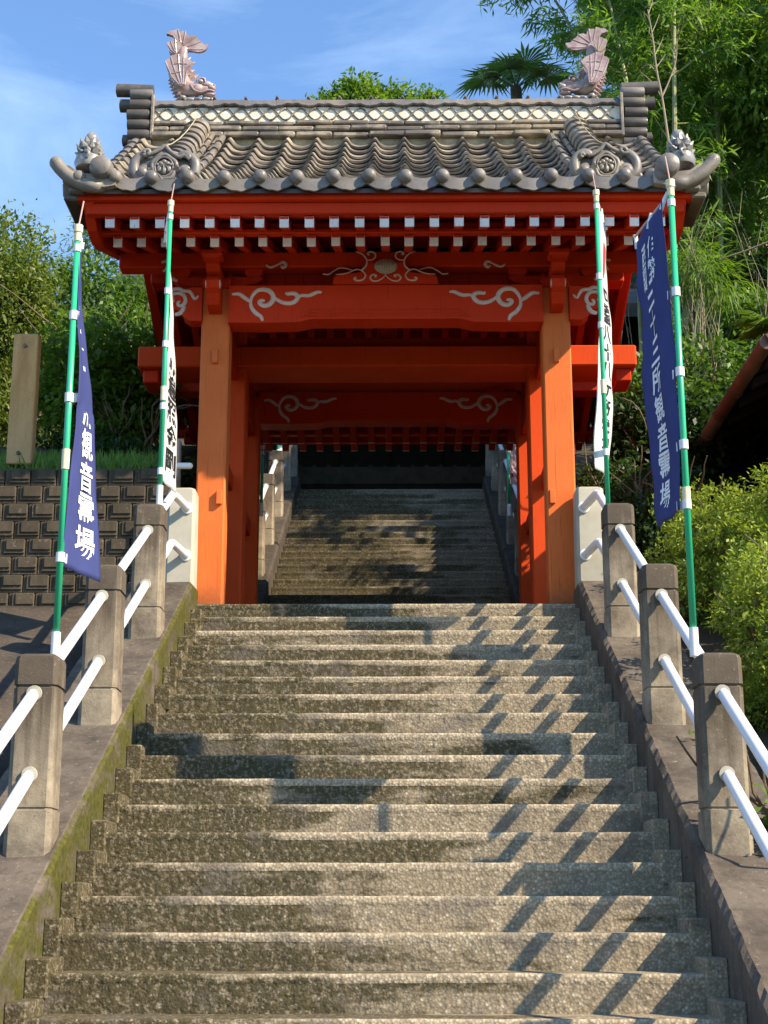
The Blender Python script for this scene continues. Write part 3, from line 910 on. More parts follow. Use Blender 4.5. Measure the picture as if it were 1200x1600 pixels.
# main lintel and the frames that tie the pillars front to back
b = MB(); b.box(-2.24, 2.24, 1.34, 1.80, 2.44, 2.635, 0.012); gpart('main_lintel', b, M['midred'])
b = MB(); b.box(-1.55, 1.55, 1.46, 1.70, 2.64, 2.755, 0.01); gpart('upper_lintel', b, RB)
for sx in (-1, 1):
    b = MB(); b.box(sx * 2.06, sx * 2.2, 1.42, 1.74, 2.32, 2.44, 0.01); gpart('lintel_block', b)
    b = MB(); b.box(sx * 1.34, sx * 1.47, 0.31, 3.07, 2.33, 2.56, 0.008); gpart('side_beam', b)
    b = MB(); b.box(sx * 1.36, sx * 1.45, 0.31, 3.07, 1.30, 1.45, 0.008); gpart('side_beam', b)
    b = MB(); b.box(sx * 1.345, sx * 1.465, 0.33, 3.06, 2.56, 2.98, 0.0); gpart('side_board', b, RB)
    # corbels under the lintel beside the pillars
    b = MB(); b.prism([(0.33, 2.33), (0.55, 2.33), (0.50, 2.22), (0.40, 2.17), (0.33, 2.02)], sx * 1.35, sx * 1.46, 'x'); gpart('corbel', b)
    # carved bosses low on the inside of the front pillar
    b = MB(); b.prism([(0.31, 0.42), (0.37, 0.46), (0.40, 0.56), (0.36, 0.66), (0.31, 0.72)], sx * 1.36, sx * 1.44, 'x'); gpart('wedge', b)

# bracket sets over the four outer pillars
def masu(b, cx, y0, y1, z, w, h):
    """bearing block: straight upper half, tapering lower half"""
    w2 = w * 0.68
    yc = (y0 + y1) / 2; d = (y1 - y0) / 2; d2 = d * 0.7
    V = [(cx - w2 / 2, yc - d2, z), (cx + w2 / 2, yc - d2, z), (cx + w2 / 2, yc + d2, z), (cx - w2 / 2, yc + d2, z)]
    for zz in (z + h * 0.42, z + h):
        V += [(cx - w / 2, yc - d, zz), (cx + w / 2, yc - d, zz), (cx + w / 2, yc + d, zz), (cx - w / 2, yc + d, zz)]
    F = [(3, 2, 1, 0), (8, 9, 10, 11)]
    for i in (0, 1):
        for k in range(4):
            F.append((i * 4 + k, i * 4 + (k + 1) % 4, (i + 1) * 4 + (k + 1) % 4, (i + 1) * 4 + k))
    b.add(V, F)
for sx in (-1, 1):
    for (yc, fs) in ((0.195, -1), (3.185, 1)):
        cx = sx * 1.39
        bs = bpy.data.objects.new('bracket_set', None); bs.location = (cx, yc, 2.66); link(bs, gate)
        m = MB(); masu(m, cx, yc - 0.14, yc + 0.14, 2.655, 0.24, 0.075); gpart('bearing_block', m, RED, bs)
        arm = [(cx - 0.37, 2.765), (cx - 0.33, 2.735), (cx - 0.22, 2.71), (cx - 0.10, 2.70), (cx + 0.10, 2.70), (cx + 0.22, 2.71), (cx + 0.33, 2.735), (cx + 0.37, 2.765), (cx + 0.37, 2.785), (cx - 0.37, 2.785)]
        m = MB(); m.prism(arm, yc - 0.05, yc + 0.05, 'y'); gpart('bracket_arm', m, RED, bs)
        for dx in (-0.30, 0.30):
            m = MB(); masu(m, cx + dx, yc - 0.08, yc + 0.08, 2.785, 0.15, 0.055); gpart('bearing_block', m, RED, bs)
        # forward arm, nose and block
        y_o = yc + fs * 0.42
        armp = [(yc, 2.66), (yc + fs * 0.22, 2.66), (yc + fs * 0.36, 2.70), (y_o, 2.74), (y_o, 2.775), (yc, 2.775)]
        m = MB(); m.prism(armp, cx - 0.055, cx + 0.055, 'x'); gpart('bracket_arm', m, RED, bs)
        m = MB(); masu(m, cx, y_o - 0.085 if fs > 0 else y_o - 0.075, y_o + 0.075 if fs > 0 else y_o + 0.085, 2.775, 0.165, 0.055); gpart('bearing_block', m, RED, bs)
        if fs < 0:
            ns = [(0.10, 2.43), (-0.02, 2.43), (-0.10, 2.44), (-0.13, 2.47), (-0.12, 2.53), (-0.17, 2.56), (-0.19, 2.62), (-0.15, 2.665), (-0.05, 2.66), (0.10, 2.66)]
            m = MB(); m.prism(ns, cx - 0.052, cx + 0.052, 'x'); nn = gpart('bracket_nose', m, RED, bs)
            q = MB()
            for xx in (cx - 0.054, cx + 0.054):
                q.tube(catmull([(xx, -0.10, 2.60), (xx, -0.15, 2.63), (xx, -0.175, 2.60), (xx, -0.155, 2.57), (xx, -0.12, 2.575)], 4), 0.007, 6)
            gpart('scroll', q, M['scroll'], nn, 'all')
# small carved ends under the purlins
for sx in (-1, 1):
    scroll_on(gate, sx * 0.86, 2.845, 0.06, sx, 0.9, [([(0.02, 0.02), (0.06, 0.0), (0.10, -0.01), (0.14, 0.01)], 0.008), ([(0.02, 0.02), (-0.02, 0.035), (-0.045, 0.01), (-0.02, -0.015), (0.0, 0.0)], 0.011)], 'purlin_scroll')
    scroll_on(gate, sx * 1.83, 2.80, 0.062, sx, 1.0, [([(0.0, 0.0), (-0.03, 0.03), (-0.05, 0.06), (-0.03, 0.085), (0.02, 0.075)], 0.011), ([(-0.03, 0.0), (-0.06, -0.045), (-0.12, -0.075)], 0.012)], 'purlin_scroll')

# purlins
for (y0, y1) in ((0.065, 0.22), (3.18, 3.40)):
    b = MB(); b.box(-2.2, 2.2, y0, y1, 2.84, 2.975, 0.01); gpart('purlin', b)
for (y0, y1, z0) in ((-0.36, -0.24, 2.83), (3.64, 3.76, 2.83)):
    b = MB(); b.box(-2.2, 2.2, y0, y1, z0, z0 + 0.02, 0.004)
b = MB(); b.box(-2.2, 2.2, 1.60, 1.80, 3.36, 3.56, 0.01); gpart('ridge_purlin', b)
b = MB(); b.box(-0.09, 0.09, 1.62, 1.78, 2.755, 3.36, 0.01); gpart('king_post', b)
for sx in (-1, 1):
    b = MB(); b.box(sx * 1.36, sx * 1.50, 1.60, 1.80, 2.95, 3.36, 0.01); gpart('king_post', b)

# frog-leg strut with its emblem between tie beam and purlin
def kx(zx): return (500 + zx / 5.4545 - 603.5) * 0.00505
def kz(zy): return 2.66 + (365 - zy) * 0.0056 / 5.4545
def strut(y, s):
    half = [(0.0, 2.845), (0.14, 2.845), (0.155, 2.80), (0.19, 2.765), (0.25, 2.75), (0.33, 2.745), (0.42, 2.72), (0.43, 2.66)]
    poly = half + [(-x, z) for x, z in half[::-1][:-1]]
    b = MB(); b.prism(poly, y - 0.03, y + 0.038, 'y'); st = gpart('frog_leg_strut', b)
    L1 = [[(300, 90), (360, 115), (398, 165), (392, 215), (355, 250)], [(398, 165), (440, 165), (475, 140), (468, 105), (430, 92), (405, 108), (420, 120)],
          [(125, 290), (185, 285), (240, 272), (310, 245), (365, 262), (388, 300), (360, 335), (310, 340), (288, 322), (310, 315)],
          [(570, 285), (540, 320), (490, 345), (445, 340), (430, 312), (455, 290), (485, 298), (470, 312)]]
    q = MB()
    for pts in L1:
        for sx in (1, -1):
            P = catmull([(sx * kx(a), y - 0.032, kz(c)) for a, c in pts], 5)
            n = len(P)
            q.tube(P, [0.0075 * (0.6 + 0.7 * (i / n)) for i in range(n)], 6, True, ((0, 1, 0), 0.4))
    gpart('scroll', q, M['scroll'], st, 'all')
    for sx in (1, -1):
        q2 = MB()
        P = catmull([(sx * kx(a), y + 0.02, kz(c)) for a, c in ((280, 235), (215, 215), (160, 210), (100, 240), (60, 265), (10, 262))], 5)
        q2.tube(P, 0.006, 6); gpart('scroll', q2, M['scroll'], st, 'all')
    cx, cz = kx(568), kz(222)
    e = MB(); e.ball((cx, y - 0.034, cz), (0.088, 0.022, 0.056), 20, 10)
    for i in range(-4, 5):
        xx = cx + i * 0.017
        hh = 0.05 * math.sqrt(max(0.02, 1 - (i * 0.017 / 0.088) ** 2))
        e.tube([(xx, y - 0.052 + 0.004 * abs(i) * 0.6, cz - hh), (xx, y - 0.058 + 0.003 * abs(i) * 0.6, cz), (xx, y - 0.052 + 0.004 * abs(i) * 0.6, cz + hh)], 0.0055, 6)
    e.tube([(cx + 0.088 * math.cos(a), y - 0.036, cz + 0.058 * math.sin(a)) for a in np.linspace(0, 2 * math.pi, 25)], 0.007, 6)
    gpart('emblem', e, M['emblem'], st, 'all')
strut(0.024, 1)
# panel behind the strut: upright boards
for i in range(17):
    x = -1.22 + i * 0.153
    b = MB(); b.box(x - 0.0745, x + 0.0745, 0.245, 0.27, 2.655, 2.98, 0.003); gpart('panel_board', b, RB)

# ------------------------------------------------------------------ rafters, fascias, barge boards
SO = 0.36
an = math.atan(SO)
def raf_mesh(L_, w, h):
    return MB().box(-w / 2, w / 2, 0.0, L_, -h / 2, h / 2, 0.004).mesh('rafter', RED)
up_m, lo_m = raf_mesh(0.95, 0.070, 0.082), raf_mesh(2.60, 0.068, 0.084)
cap_u = MB().box(-0.035, 0.035, -0.004, 0.012, -0.043, 0.043, 0.002).mesh('rafter_end', M['whitepaint'])
cap_l = MB().box(-0.034, 0.034, -0.004, 0.012, -0.044, 0.044, 0.002).mesh('rafter_end', M['whitepaint'])
NR = 23
for side in (0, 1):
    for i in range(NR):
        x = (i - (NR - 1) / 2) * 0.19
        rb = 0.0 if side == 0 else 0.28
        for (me, cap, yo, z) in ((up_m, cap_u, -0.92, 2.776), (lo_m, cap_l, -0.60, 2.767)):
            Y = yo if side == 0 else 3.4 - yo + rb
            rz = 0 if side == 0 else math.pi
            if side == 1 and z == 2.776: z2 = z
            else: z2 = z
            rot = (an, 0, rz) if side == 0 else (an, 0, math.pi)
            dx = random.uniform(-0.004, 0.004)
            r = obj('rafter', me, gate, (x + dx, Y, z2 - SO * rb + random.uniform(-0.003, 0.003)), rot)
            c = bpy.data.objects.new('rafter_end', cap); c.rotation_euler = (-an * 0.55, 0, 0)
            COL.objects.link(c); c.parent = r
def both(fn):
    fn(lambda y: y); fn(lambda y: 3.4 - y)
def eaves(Yf, dz):
    def bx(x, y0, y1, z0, z1, c=0.006): return MB().box(-x, x, Yf(y0), Yf(y1), z0 + dz, z1 + dz, c)
    gpart('rafter_board', bx(2.22, -0.64, -0.56, 2.815, 2.85))
    gpart('fascia', bx(2.27, -0.965, -0.88, 2.826, 2.915))
    gpart('fascia', bx(2.37, -1.02, -0.91, 2.916, 3.015))
    # soffit boarding over the rafters
    P = [(-0.93, 2.826 - 0.01), (-0.93, 2.850), (1.7, 2.850 + SO * 2.63 + 0.06), (1.7, 2.826 + SO * 2.63 + 0.06)]
    gpart('soffit', MB().prism([(Yf(y), z + dz) for y, z in [(-0.55, 2.935), (-0.55, 2.955), (1.7, 2.955 + SO * 2.25), (1.7, 2.935 + SO * 2.25)]], -2.19, 2.19, 'x'), RB)
    gpart('soffit', MB().prism([(Yf(y), z + dz) for y, z in [(-0.95, 2.82), (-0.95, 2.838), (-0.5, 2.838 + SO * .45), (-0.5, 2.82 + SO * .45)]], -2.19, 2.19, 'x'), RB)
eaves(lambda y: y, 0.0)
eaves(lambda y: 3.4 - y + 0.28, -0.10)

# roof surface profile (y out from the eave, concave)
Z0R = 3.00
def roof_z(y):                       # y: distance in from the eave edge
    return Z0R + 0.50 * y + 0.064 * y * y
RY0, RLEN = -1.09, 2.62
for sx in (-1, 1):
    top = [(RY0 + 0.06 + d, roof_z(d + 0.06) - 0.05) for d in np.linspace(0, 2.72, 8)]
    bot = [(-1.0, 2.93), (-0.93, 2.84), (-0.80, 2.76), (-0.62, 2.735), (-0.45, 2.77), (0.4, 3.06), (1.7, 3.54)]
    half = top + bot[::-1]
    polyL = half
    # barge boards: curved foot, then up to the peak
    brd = [(y, z) for y, z in bot] + [(1.7, 3.82), (0.4, 3.32), (-0.45, 3.02), (-1.02, 2.99)]
    for Yf in (lambda y: y, lambda y: 3.4 - y):
        b = MB(); b.prism([(Yf(y), z) for y, z in brd], sx * 2.21, sx * 2.285, 'x'); gpart('barge_board', b)
        e = MB(); e.prism([(Yf(y), z) for y, z in [(-0.45, 3.03), (0.4, 3.33), (1.7, 3.83), (1.7, 3.90), (0.4, 3.40), (-0.45, 3.09), (-0.95, 3.0)]], sx * 2.20, sx * 2.36, 'x'); gpart('barge_batten', e)
    # gable boarding between the barge boards and the tiles
    g = [(y, z) for y, z in top] + [(3.4 - y, z) for y, z in top[::-1]]
    g = [(1.7, 3.6)] + [(-0.9, 2.98)] + g + [(4.3, 2.98)]
    b = MB(); b.prism(g, sx * 2.14, sx * 2.20, 'x'); gpart('gable_panel', b, RB)
# ------------------------------------------------------------------ tiled roof
roof = bpy.data.objects.new('roof', None); roof.location = (0, 1.7, 3.2); link(roof, gate)
TILE, TG = M['tile'], M['tilegrey']
def rpart(name, mb, mat=TILE, smooth=False, label=None):
    return mb.build(name, mat, roof, smooth, label)
# deck under the tiles
dd = np.linspace(0.03, 2.72, 12)
for Yf in (lambda y: y, lambda y: 3.4 - y):
    P = [(Yf(RY0 + d), roof_z(d) - 0.035) for d in dd] + [(Yf(RY0 + d), roof_z(d) - 0.07) for d in dd[::-1]]
    b = MB(); b.prism(P, -2.36, 2.36, 'x'); rpart('roof_deck', b, M['tiledark'])

TW, NCOL = 0.274, 17
def wave(u):
    """section of one pantile, u in 0..1: a narrow roll on the left, a wide trough, rising to the right"""
    return 0.050 * math.exp(-((u - 0.10) / 0.125) ** 2) + 0.050 * math.exp(-((u - 1.10) / 0.125) ** 2) * 0.9 - 0.030 * math.sin(math.pi * min(1, max(0, (u - 0.16) / 0.84))) ** 1.1 + 0.01
# rows by slope length
sl = [0.0]
yy = np.linspace(0, RLEN, 400)
arc = np.concatenate([[0], np.cumsum(np.hypot(np.diff(yy), np.diff([roof_z(v) for v in yy])))])
EXPO = arc[-1] / 13.0
def at_arc(s):
    y = float(np.interp(s, arc, yy)); return y, roof_z(y)
us = [-0.03, 0.03, 0.07, 0.11, 0.15, 0.20, 0.28, 0.38, 0.50, 0.63, 0.76, 0.87, 0.95, 1.0]
def pantile():
    V = []
    nU = len(us); th = 0.020
    Ls = (-0.015, EXPO * 1.12)
    for j, l in enumerate(Ls):
        for t_ in (0, 1):
            for u in us:
                V.append(((u - 0.5) * TW, l, wave(u) + (0.037 if j == 0 else 0.0) - (th if t_ else 0)))
    F = []
    for i in range(nU - 1):
        F.append((i, i + 1, 2 * nU + i + 1, 2 * nU + i))
        F.append((nU + i + 1, nU + i, 3 * nU + i, 3 * nU + i + 1))
        F.append((i + 1, i, nU + i, nU + i + 1))
    F.append((0, nU, 3 * nU, 2 * nU)); F.append((nU - 1, 2 * nU - 1, 4 * nU - 1, 3 * nU - 1))
    b = MB(); b.add(V, F)
    return b.mesh('roof_tile', TILE, True)
tile_me = pantile()
rear = []
for side in (0, 1):
    for r in range(13):
        s0 = r * EXPO
        y, z = at_arc(s0); y2, z2 = at_arc(min(arc[-1], s0 + EXPO))
        ang = math.atan2(z2 - z, y2 - y)
        for c in range(NCOL):
            x = (c - (NCOL - 1) / 2) * TW
            if side == 0:
                obj('roof_tile', tile_me, roof, (x + random.uniform(-.003, .003), RY0 + 0.035 + y, z + 0.012 + random.uniform(-.003, .003)), (ang + random.uniform(-.006, .006), random.uniform(-.007, .007), random.uniform(-.007, .007)))
            else:
                mtx = Matrix.Translation((x, 3.4 - RY0 - 0.035 - y, z + 0.012)) @ Matrix.Rotation(math.pi, 4, 'Z') @ Matrix.Rotation(ang, 4, 'X')
                rear.append(mtx)
tv = np.array([v.co[:] for v in tile_me.vertices]); tf = np.array([tuple(p.vertices) for p in tile_me.polygons])
V = []; Fr = []
for k, m in enumerate(rear):
    A = np.array(m)
    V.append(tv @ A[:3, :3].T + A[:3, 3]); Fr.append(tf + k * len(tv))
obj('rear_tiles', npmesh('rear_tiles', np.concatenate(V), np.concatenate(Fr), TILE), roof, kind='stuff')

# eave tiles: a hanging wavy apron with a round knob under each roll
def eave_tile(end=False):
    b = MB()
    N = 14
    topz = [wave(i / N) + 0.018 for i in range(N + 1)]
    lowz = []
    for i in range(N + 1):
        u = i / N
        lowz.append(-0.040 - 0.062 * math.sin(math.pi * min(1, max(0, (u - 0.02) / 0.98))) ** 0.9 + 0.012 * math.cos(2 * math.pi * (u - 0.1) * 3) * (0.4 if 0.3 < u < 0.8 else 0.1))
    V = []
    for y in (-0.022, 0.0):
        for i in range(N + 1):
            V.append(((i / N - 0.5) * TW, y - 0.012 * math.sin(math.pi * i / N), topz[i])); V.append(((i / N - 0.5) * TW, y - 0.02 * math.sin(math.pi * i / N), lowz[i]))
    F = []
    k = 2 * (N + 1)
    for i in range(N):
        a = 2 * i
        F += [(a, a + 1, a + 3, a + 2), (k + a + 2, k + a + 3, k + a + 1, k + a), (a, a + 2, k + a + 2, k + a), (a + 3, a + 1, k + a + 1, k + a + 3)]
    F += [(0, k, k + 1, 1), (2 * N, 2 * N + 1, k + 2 * N + 1, k + 2 * N)]
    b.add(V, F)
    # top skirt running back under the first course
    V = []
    for y, dz in ((-0.022, 0.0), (0.12, 0.05)):
        for i in range(N + 1): V.append(((i / N - 0.5) * TW, y, topz[i] + dz))
    b.add(V, [(i, i + 1, N + 2 + i, N + 1 + i) for i in range(N)])
    cx = (0.10 - 0.5) * TW
    b.lathe([(0.0, 0.075), (0.025, 0.073), (0.042, 0.062), (0.051, 0.040), (0.053, 0.02), (0.050, -0.04), (0.045, -0.1)], (cx, -0.015, 0.012), 18, 'y')
    return b.mesh('eave_tile', TG, True)
et = eave_tile()
for side in (0, 1):
    for c in range(NCOL):
        x = (c - (NCOL - 1) / 2) * TW
        if side == 0: obj('eave_tile', et, roof, (x + random.uniform(-.004, .004), RY0 + 0.02, Z0R + 0.045 + random.uniform(-.004, .004)), (random.uniform(-.03, .03), random.uniform(-.02, .02), random.uniform(-.02, .02)))
        else: obj('eave_tile', et, roof, (x, 3.4 - RY0 - 0.02, Z0R + 0.045), (0, 0, math.pi))
# board strip that shows below the eave tiles
for Yf in (lambda y: y, lambda y: 3.4 - y):
    b = MB(); b.box(-2.36, 2.36, Yf(-1.06), Yf(-0.95), 3.0, 3.03); rpart('eave_batten', b, M['tiledark'])

# verge tiles down each gable edge (dark round-nosed pieces)
vt = MB()
vt.box(-0.06, 0.075, -0.02, EXPO * 1.05, -0.10, 0.02, 0.012)
vt.lathe([(0.0, -0.03), (0.045, -0.022), (0.058, 0.0), (0.056, EXPO * 0.55), (0.050, EXPO * 1.05)], (0.02, 0, 0.02), 12, 'y')
vm = MB()
vm.box(-0.05, 0.06, -0.02, EXPO * 1.05, -0.11, 0.0, 0.012)
vm.tube([(0.01, -0.02, 0.012), (0.01, EXPO * 1.06, 0.0)], [0.056, 0.046], 12)
v_me = vm.mesh('verge_tile', M['tiledark'], True)
v_me2 = vm.mesh('verge_tile', TG, True)
for sx in (-1, 1):
    for side in (0, 1):
        for r in range(13):
            y, z = at_arc(r * EXPO); y2, z2 = at_arc(min(arc[-1], (r + 1) * EXPO))
            ang = math.atan2(z2 - z, y2 - y)
            Y = RY0 + 0.05 + y if side == 0 else 3.4 - RY0 - 0.05 - y
            obj('verge_tile', v_me2 if side == 0 else v_me, roof, (sx * 2.39, Y, z + 0.045), (ang, 0, 0 if side == 0 else math.pi))

# ------------------------------------------------------------------ main ridge
RZ = 4.86
b = MB(); b.box(-2.24, 2.24, 1.56, 1.84, 4.66, 5.20); rpart('ridge_core', b, M['mortar'])
for li, (z0, z1, yo) in enumerate(((4.805, 4.855, 0.215), (4.875, 4.922, 0.20), (4.942, 4.985, 0.185))):
    n = 13
    wdt = 4.48 / n
    tm = MB(); tm.box(0.002, wdt - 0.003, -yo, yo, z0 - 0.0, z1, 0.012)
    tme = tm.mesh('ridge_tile', TILE, True)
    off = wdt * 0.5 if li % 2 else 0
    for i in range(n + (1 if off else 0)):
        x0 = -2.24 + i * wdt - off
        if x0 < -2.25 and off:
            h = MB(); h.box(-2.24, -2.24 + wdt / 2 - 0.003, 1.7 - yo, 1.7 + yo, z0, z1, 0.012); rpart('ridge_tile', h, TILE, True); continue
        if x0 + wdt > 2.25:
            h = MB(); h.box(x0 + 0.002, 2.24, 1.7 - yo, 1.7 + yo, z0, z1, 0.012); rpart('ridge_tile', h, TILE, True); continue
        obj('ridge_tile', tme, roof, (x0, 1.7 + random.uniform(-.003, .003), random.uniform(-.0012, .0012)), (random.uniform(-.004, .004), random.uniform(-.0015, .0015), 0))
# plaster band with interlaced lattice tiles
for ys, s in ((1.7 - 0.155, -1), (1.7 + 0.155, 1)):
    b = MB(); b.box(-2.24, 2.24, 1.62, ys, 4.987, 5.135); rpart('plaster_band', b, M['plaster'])
LP = 0.142
lm = MB()
for sgn in (1, -1):
    P = [(-LP / 2 + LP * k / 12, 0, sgn * 0.056 * math.sin(math.pi * (k / 12 - 0.5))) for k in range(13)]
    P = [(x, -0.006 - 0.003 * sgn, z * 1.08) for x, y, z in P]
    lm.tube(P, 0.0085, 6)
lme = lm.mesh('lattice_tile', TILE, 'all')
for sd, ys in ((0, 1.7 - 0.155), (1, 1.7 + 0.155)):
    n = int(4.46 / LP)
    for i in range(n):
        obj('lattice_tile', lme, roof, (-2.24 + LP * (i + 0.5), ys, 5.060), (0, 0, 0 if sd == 0 else math.pi))
# capping tiles with scalloped skirts
CW = 0.30
def cap_tile():
    b = MB()
    N = 12
    V = []
    sec = [(-0.182, 0), (-0.192, 1), (-0.165, 2), (-0.10, 3), (0, 4), (0.10, 3), (0.165, 2), (0.192, 1), (0.182, 0)]
    for i in range(N + 1):
        x = (i / N - 0.5) * CW
        sc = 0.030 * abs(math.sin(math.pi * (i / N))) ** 0.75 + (0.006 * math.cos(6 * math.pi * i / N))
        zz = {0: -0.062 + sc, 1: -0.052 + sc, 2: 0.030, 3: 0.058, 4: 0.068}
        for y, k in sec: V.append((x, y, zz[k]))
    m = len(sec)
    F = [(i * m + j, i * m + j + 1, (i + 1) * m + j + 1, (i + 1) * m + j) for i in range(N) for j in range(m - 1)]
    F += [(i * m, (i + 1) * m, (i + 1) * m + m - 1, i * m + m - 1) for i in range(N)]
    F += [tuple(range(m - 1, -1, -1)), tuple(N * m + j for j in range(m))]
    b.add(V, F)
    b.ball((-CW / 2, 0, 0.062), (0.028, 0.19, 0.022), 10, 5)
    b.ball((-CW / 2, -0.10, 0.062), (0.024, 0.03, 0.03), 8, 5)
    return b.mesh('ridge_cap_tile', TG, True)
cme = cap_tile()
for i in range(15):
    obj('ridge_cap_tile', cme, roof, (-2.1 + i * CW, 1.7, 5.180 + random.uniform(-.003, .003)), (random.uniform(-.012, .012), 0, 0))

# ridge ends: stacked rolls with round bird-perch tiles thrusting outwards
for sx in (-1, 1):
    re = bpy.data.objects.new('ridge_end', None); re.location = (sx * 2.36, 1.7, 4.9); link(re, roof)
    zz = 4.685
    b = MB(); b.box(sx * 2.27, sx * 2.45, 1.56, 1.84, 4.62, 5.29); b.build('stack_core', M['tiledark'], re)
    for k in range(6):
        m = MB(); r = 0.056
        m.lathe([(0.03, -0.112), (r - 0.004, -0.108), (r, -0.10), (r, 0.10), (r - 0.004, 0.108), (0.03, 0.112)], (sx * 2.345 + sx * 0.008 * k * (1 if k < 4 else 0), 1.545, zz + 0.055), 14, 'x')
        m.box(sx * 2.24, sx * 2.45, 1.55, 1.7, zz + 0.012, zz + 0.098)
        m.build('stack_tile', M['tileend'] if k < 5 else TG, re, True)
        zz += 0.106
    m = MB(); m.box(sx * 2.215, sx * 2.245, 1.485, 1.9, 4.80, 5.25, 0.006); m.build('end_plate', M['tile'], re)
    for (x1, z, r) in ((2.60, 5.355, 0.062), (2.56, 5.19, 0.062), (2.52, 4.82, 0.055)):
        m = MB(); m.tube([(sx * 2.25, 1.62, z), (sx * x1, 1.62, z + 0.012)], [r, r * 1.04], 14)
        m.tube([(sx * (x1 - 0.005), 1.62, z + 0.012), (sx * (x1 + 0.006), 1.62, z + 0.0125)], [r * 0.72, r * 0.70], 14)
        m.build('perch_tile', M['tileend'], re, True)

# ------------------------------------------------------------------ descending ridges with crested end tiles
def rib_tile(w=0.235, up=0.12, L_=0.20):
    """arched capping piece, open underneath; local y runs up the slope"""
    b = MB(); N = 12
    V = []
    for (l, s) in ((-0.012, 1.0), (L_, 0.93)):
        for t_ in (1.0, 0.82):
            for i in range(N + 1):
                a = math.pi * i / N
                V.append((-math.cos(a) * w / 2 * s * t_, l, math.sin(a) ** 0.8 * up * s * t_ - (0.02 if l > 0 else 0)))
    F = []
    n = N + 1
    for i in range(N):
        F += [(i, i + 1, 2 * n + i + 1, 2 * n + i), (n + i + 1, n + i, 3 * n + i, 3 * n + i + 1), (i + 1, i, n + i, n + i + 1)]
    F += [(0, n, 3 * n, 2 * n), (N, n + N, 3 * n + N, 2 * n + N)]
    b.add(V, F)
    return b.mesh('rib_tile', TILE, True)
rib = rib_tile()
for sx in (-1, 1):
    dr = bpy.data.objects.new('descending_ridge', None); dr.location = (sx * 1.77, 0.3, 3.9); link(dr, roof)
    s_a, s_b = 0.62, arc[-1] - 0.02
    n = 11
    P = []
    for d in np.linspace(0.45, 2.58, 10):
        P.append((RY0 + d, roof_z(d)))
    low = [(y, z + 0.0) for y, z in P]; hi = [(y - 0.05, z + 0.115 + 0.04 * (i / 9)) for i, (y, z) in enumerate(P)]
    b = MB(); b.prism(low + hi[::-1], sx * 1.68, sx * 1.86, 'x'); b.build('ridge_bed', M['mortar'], dr)
    for i in range(n):
        s = s_a + (s_b - s_a) * i / n
        y, z = at_arc(s); y2, z2 = at_arc(min(arc[-1], s + 0.2))
        ang = math.atan2(z2 - z, y2 - y)
        nrm = np.array([-math.sin(ang), math.cos(ang)])
        lift = 0.10 + 0.05 * i / n
        obj('rib_tile', rib, dr, (sx * 1.77, RY0 + y + nrm[0] * lift, z + nrm[1] * lift), (ang + 0.06, random.uniform(-.03, .03), 0))
    # long tiles laid along the inner flank
    for j, (xo, lf, r) in enumerate(((1.635, 0.10, 0.026), (1.595, 0.06, 0.026), (1.545, 0.075, 0.036))):
        for i in range(7):
            s = s_a - 0.12 + (s_b - s_a + 0.06) * i / 7
            y, z = at_arc(max(0.05, s)); y2, z2 = at_arc(min(arc[-1], s + (s_b - s_a) / 7))
            m = MB(); m.tube([(sx * xo, RY0 + y - lf * 0.5, z + lf), (sx * xo, RY0 + y2 - lf * 0.5, z2 + lf - 0.012)], [r, r * 0.88], 9)
            m.build('flank_tile', TILE, dr, True)
    # a pale wire runs over the ribs
    wp = [(sx * (1.74 + 0.03 * k / 5), RY0 + at_arc(s_a + (s_b - s_a) * k / 5)[0] - 0.14, at_arc(s_a + (s_b - s_a) * k / 5)[1] + 0.245) for k in range(6)]
    m = MB(); m.tube(wp, 0.005, 5); m.build('wire', M['mortar'], dr)
    # crested end tile
    OY = -0.66
    cx, cz = sx * 1.735, 3.355
    K = 0.0048          # metres per photograph pixel at this depth
    crest = bpy.data.objects.new('crest_tile', None); crest.location = (cx, OY, cz - 0.15); link(crest, dr)
    # (only three levels: all pieces of the crest hang on one mesh)
    crest_b = MB()
    def Q(zx, zy): return cx - sx * (zx - 560) / 6.667 * K, cz - (zy - 800) / 6.667 * K * 1.2
    ogee = [(560, 575), (592, 618), (640, 655), (690, 690), (712, 745), (722, 810), (716, 880), (690, 935), (640, 970), (560, 985), (480, 970), (430, 935), (404, 880), (398, 810), (408, 745), (430, 690), (480, 655), (528, 618)]
    crest_b.prism([Q(*p) for p in ogee], OY - 0.01, OY + 0.10, 'y')
    back = [(310, 690), (360, 640), (450, 640), (560, 590), (670, 640), (760, 650), (810, 690), (860, 800), (910, 900), (880, 980), (740, 1000), (560, 990), (380, 1000), (240, 980), (210, 900), (260, 800)]
    crest_b.prism([Q(*p) for p in back], OY + 0.012, OY + 0.12, 'y')
    def tubeq(pts, r, y=OY - 0.02, n=5, fl=0.8):
        P = catmull([(Q(a, c)[0], y, Q(a, c)[1]) for a, c in pts], n)
        crest_b.tube(P, r, 7, True, ((0, 1, 0), fl))
    tubeq([(320, 655), (350, 670), (400, 655), (450, 640), (510, 610), (560, 580), (610, 625), (660, 660), (720, 690), (770, 675), (800, 690)], 0.018, OY - 0.015)
    tubeq([(330, 650), (345, 625), (380, 620), (395, 645), (375, 665)], 0.017)
    tubeq([(790, 695), (815, 670), (835, 690), (810, 715)], 0.016)
    ringp = [(560 + 128 * math.cos(a) * (1 + 0.07 * math.cos(5 * a + 1.57)), 795 + 118 * math.sin(a) * (1 + 0.07 * math.cos(5 * a + 1.57))) for a in np.linspace(0, 2 * math.pi, 31)]
    tubeq(ringp, 0.018, OY - 0.022, 1)
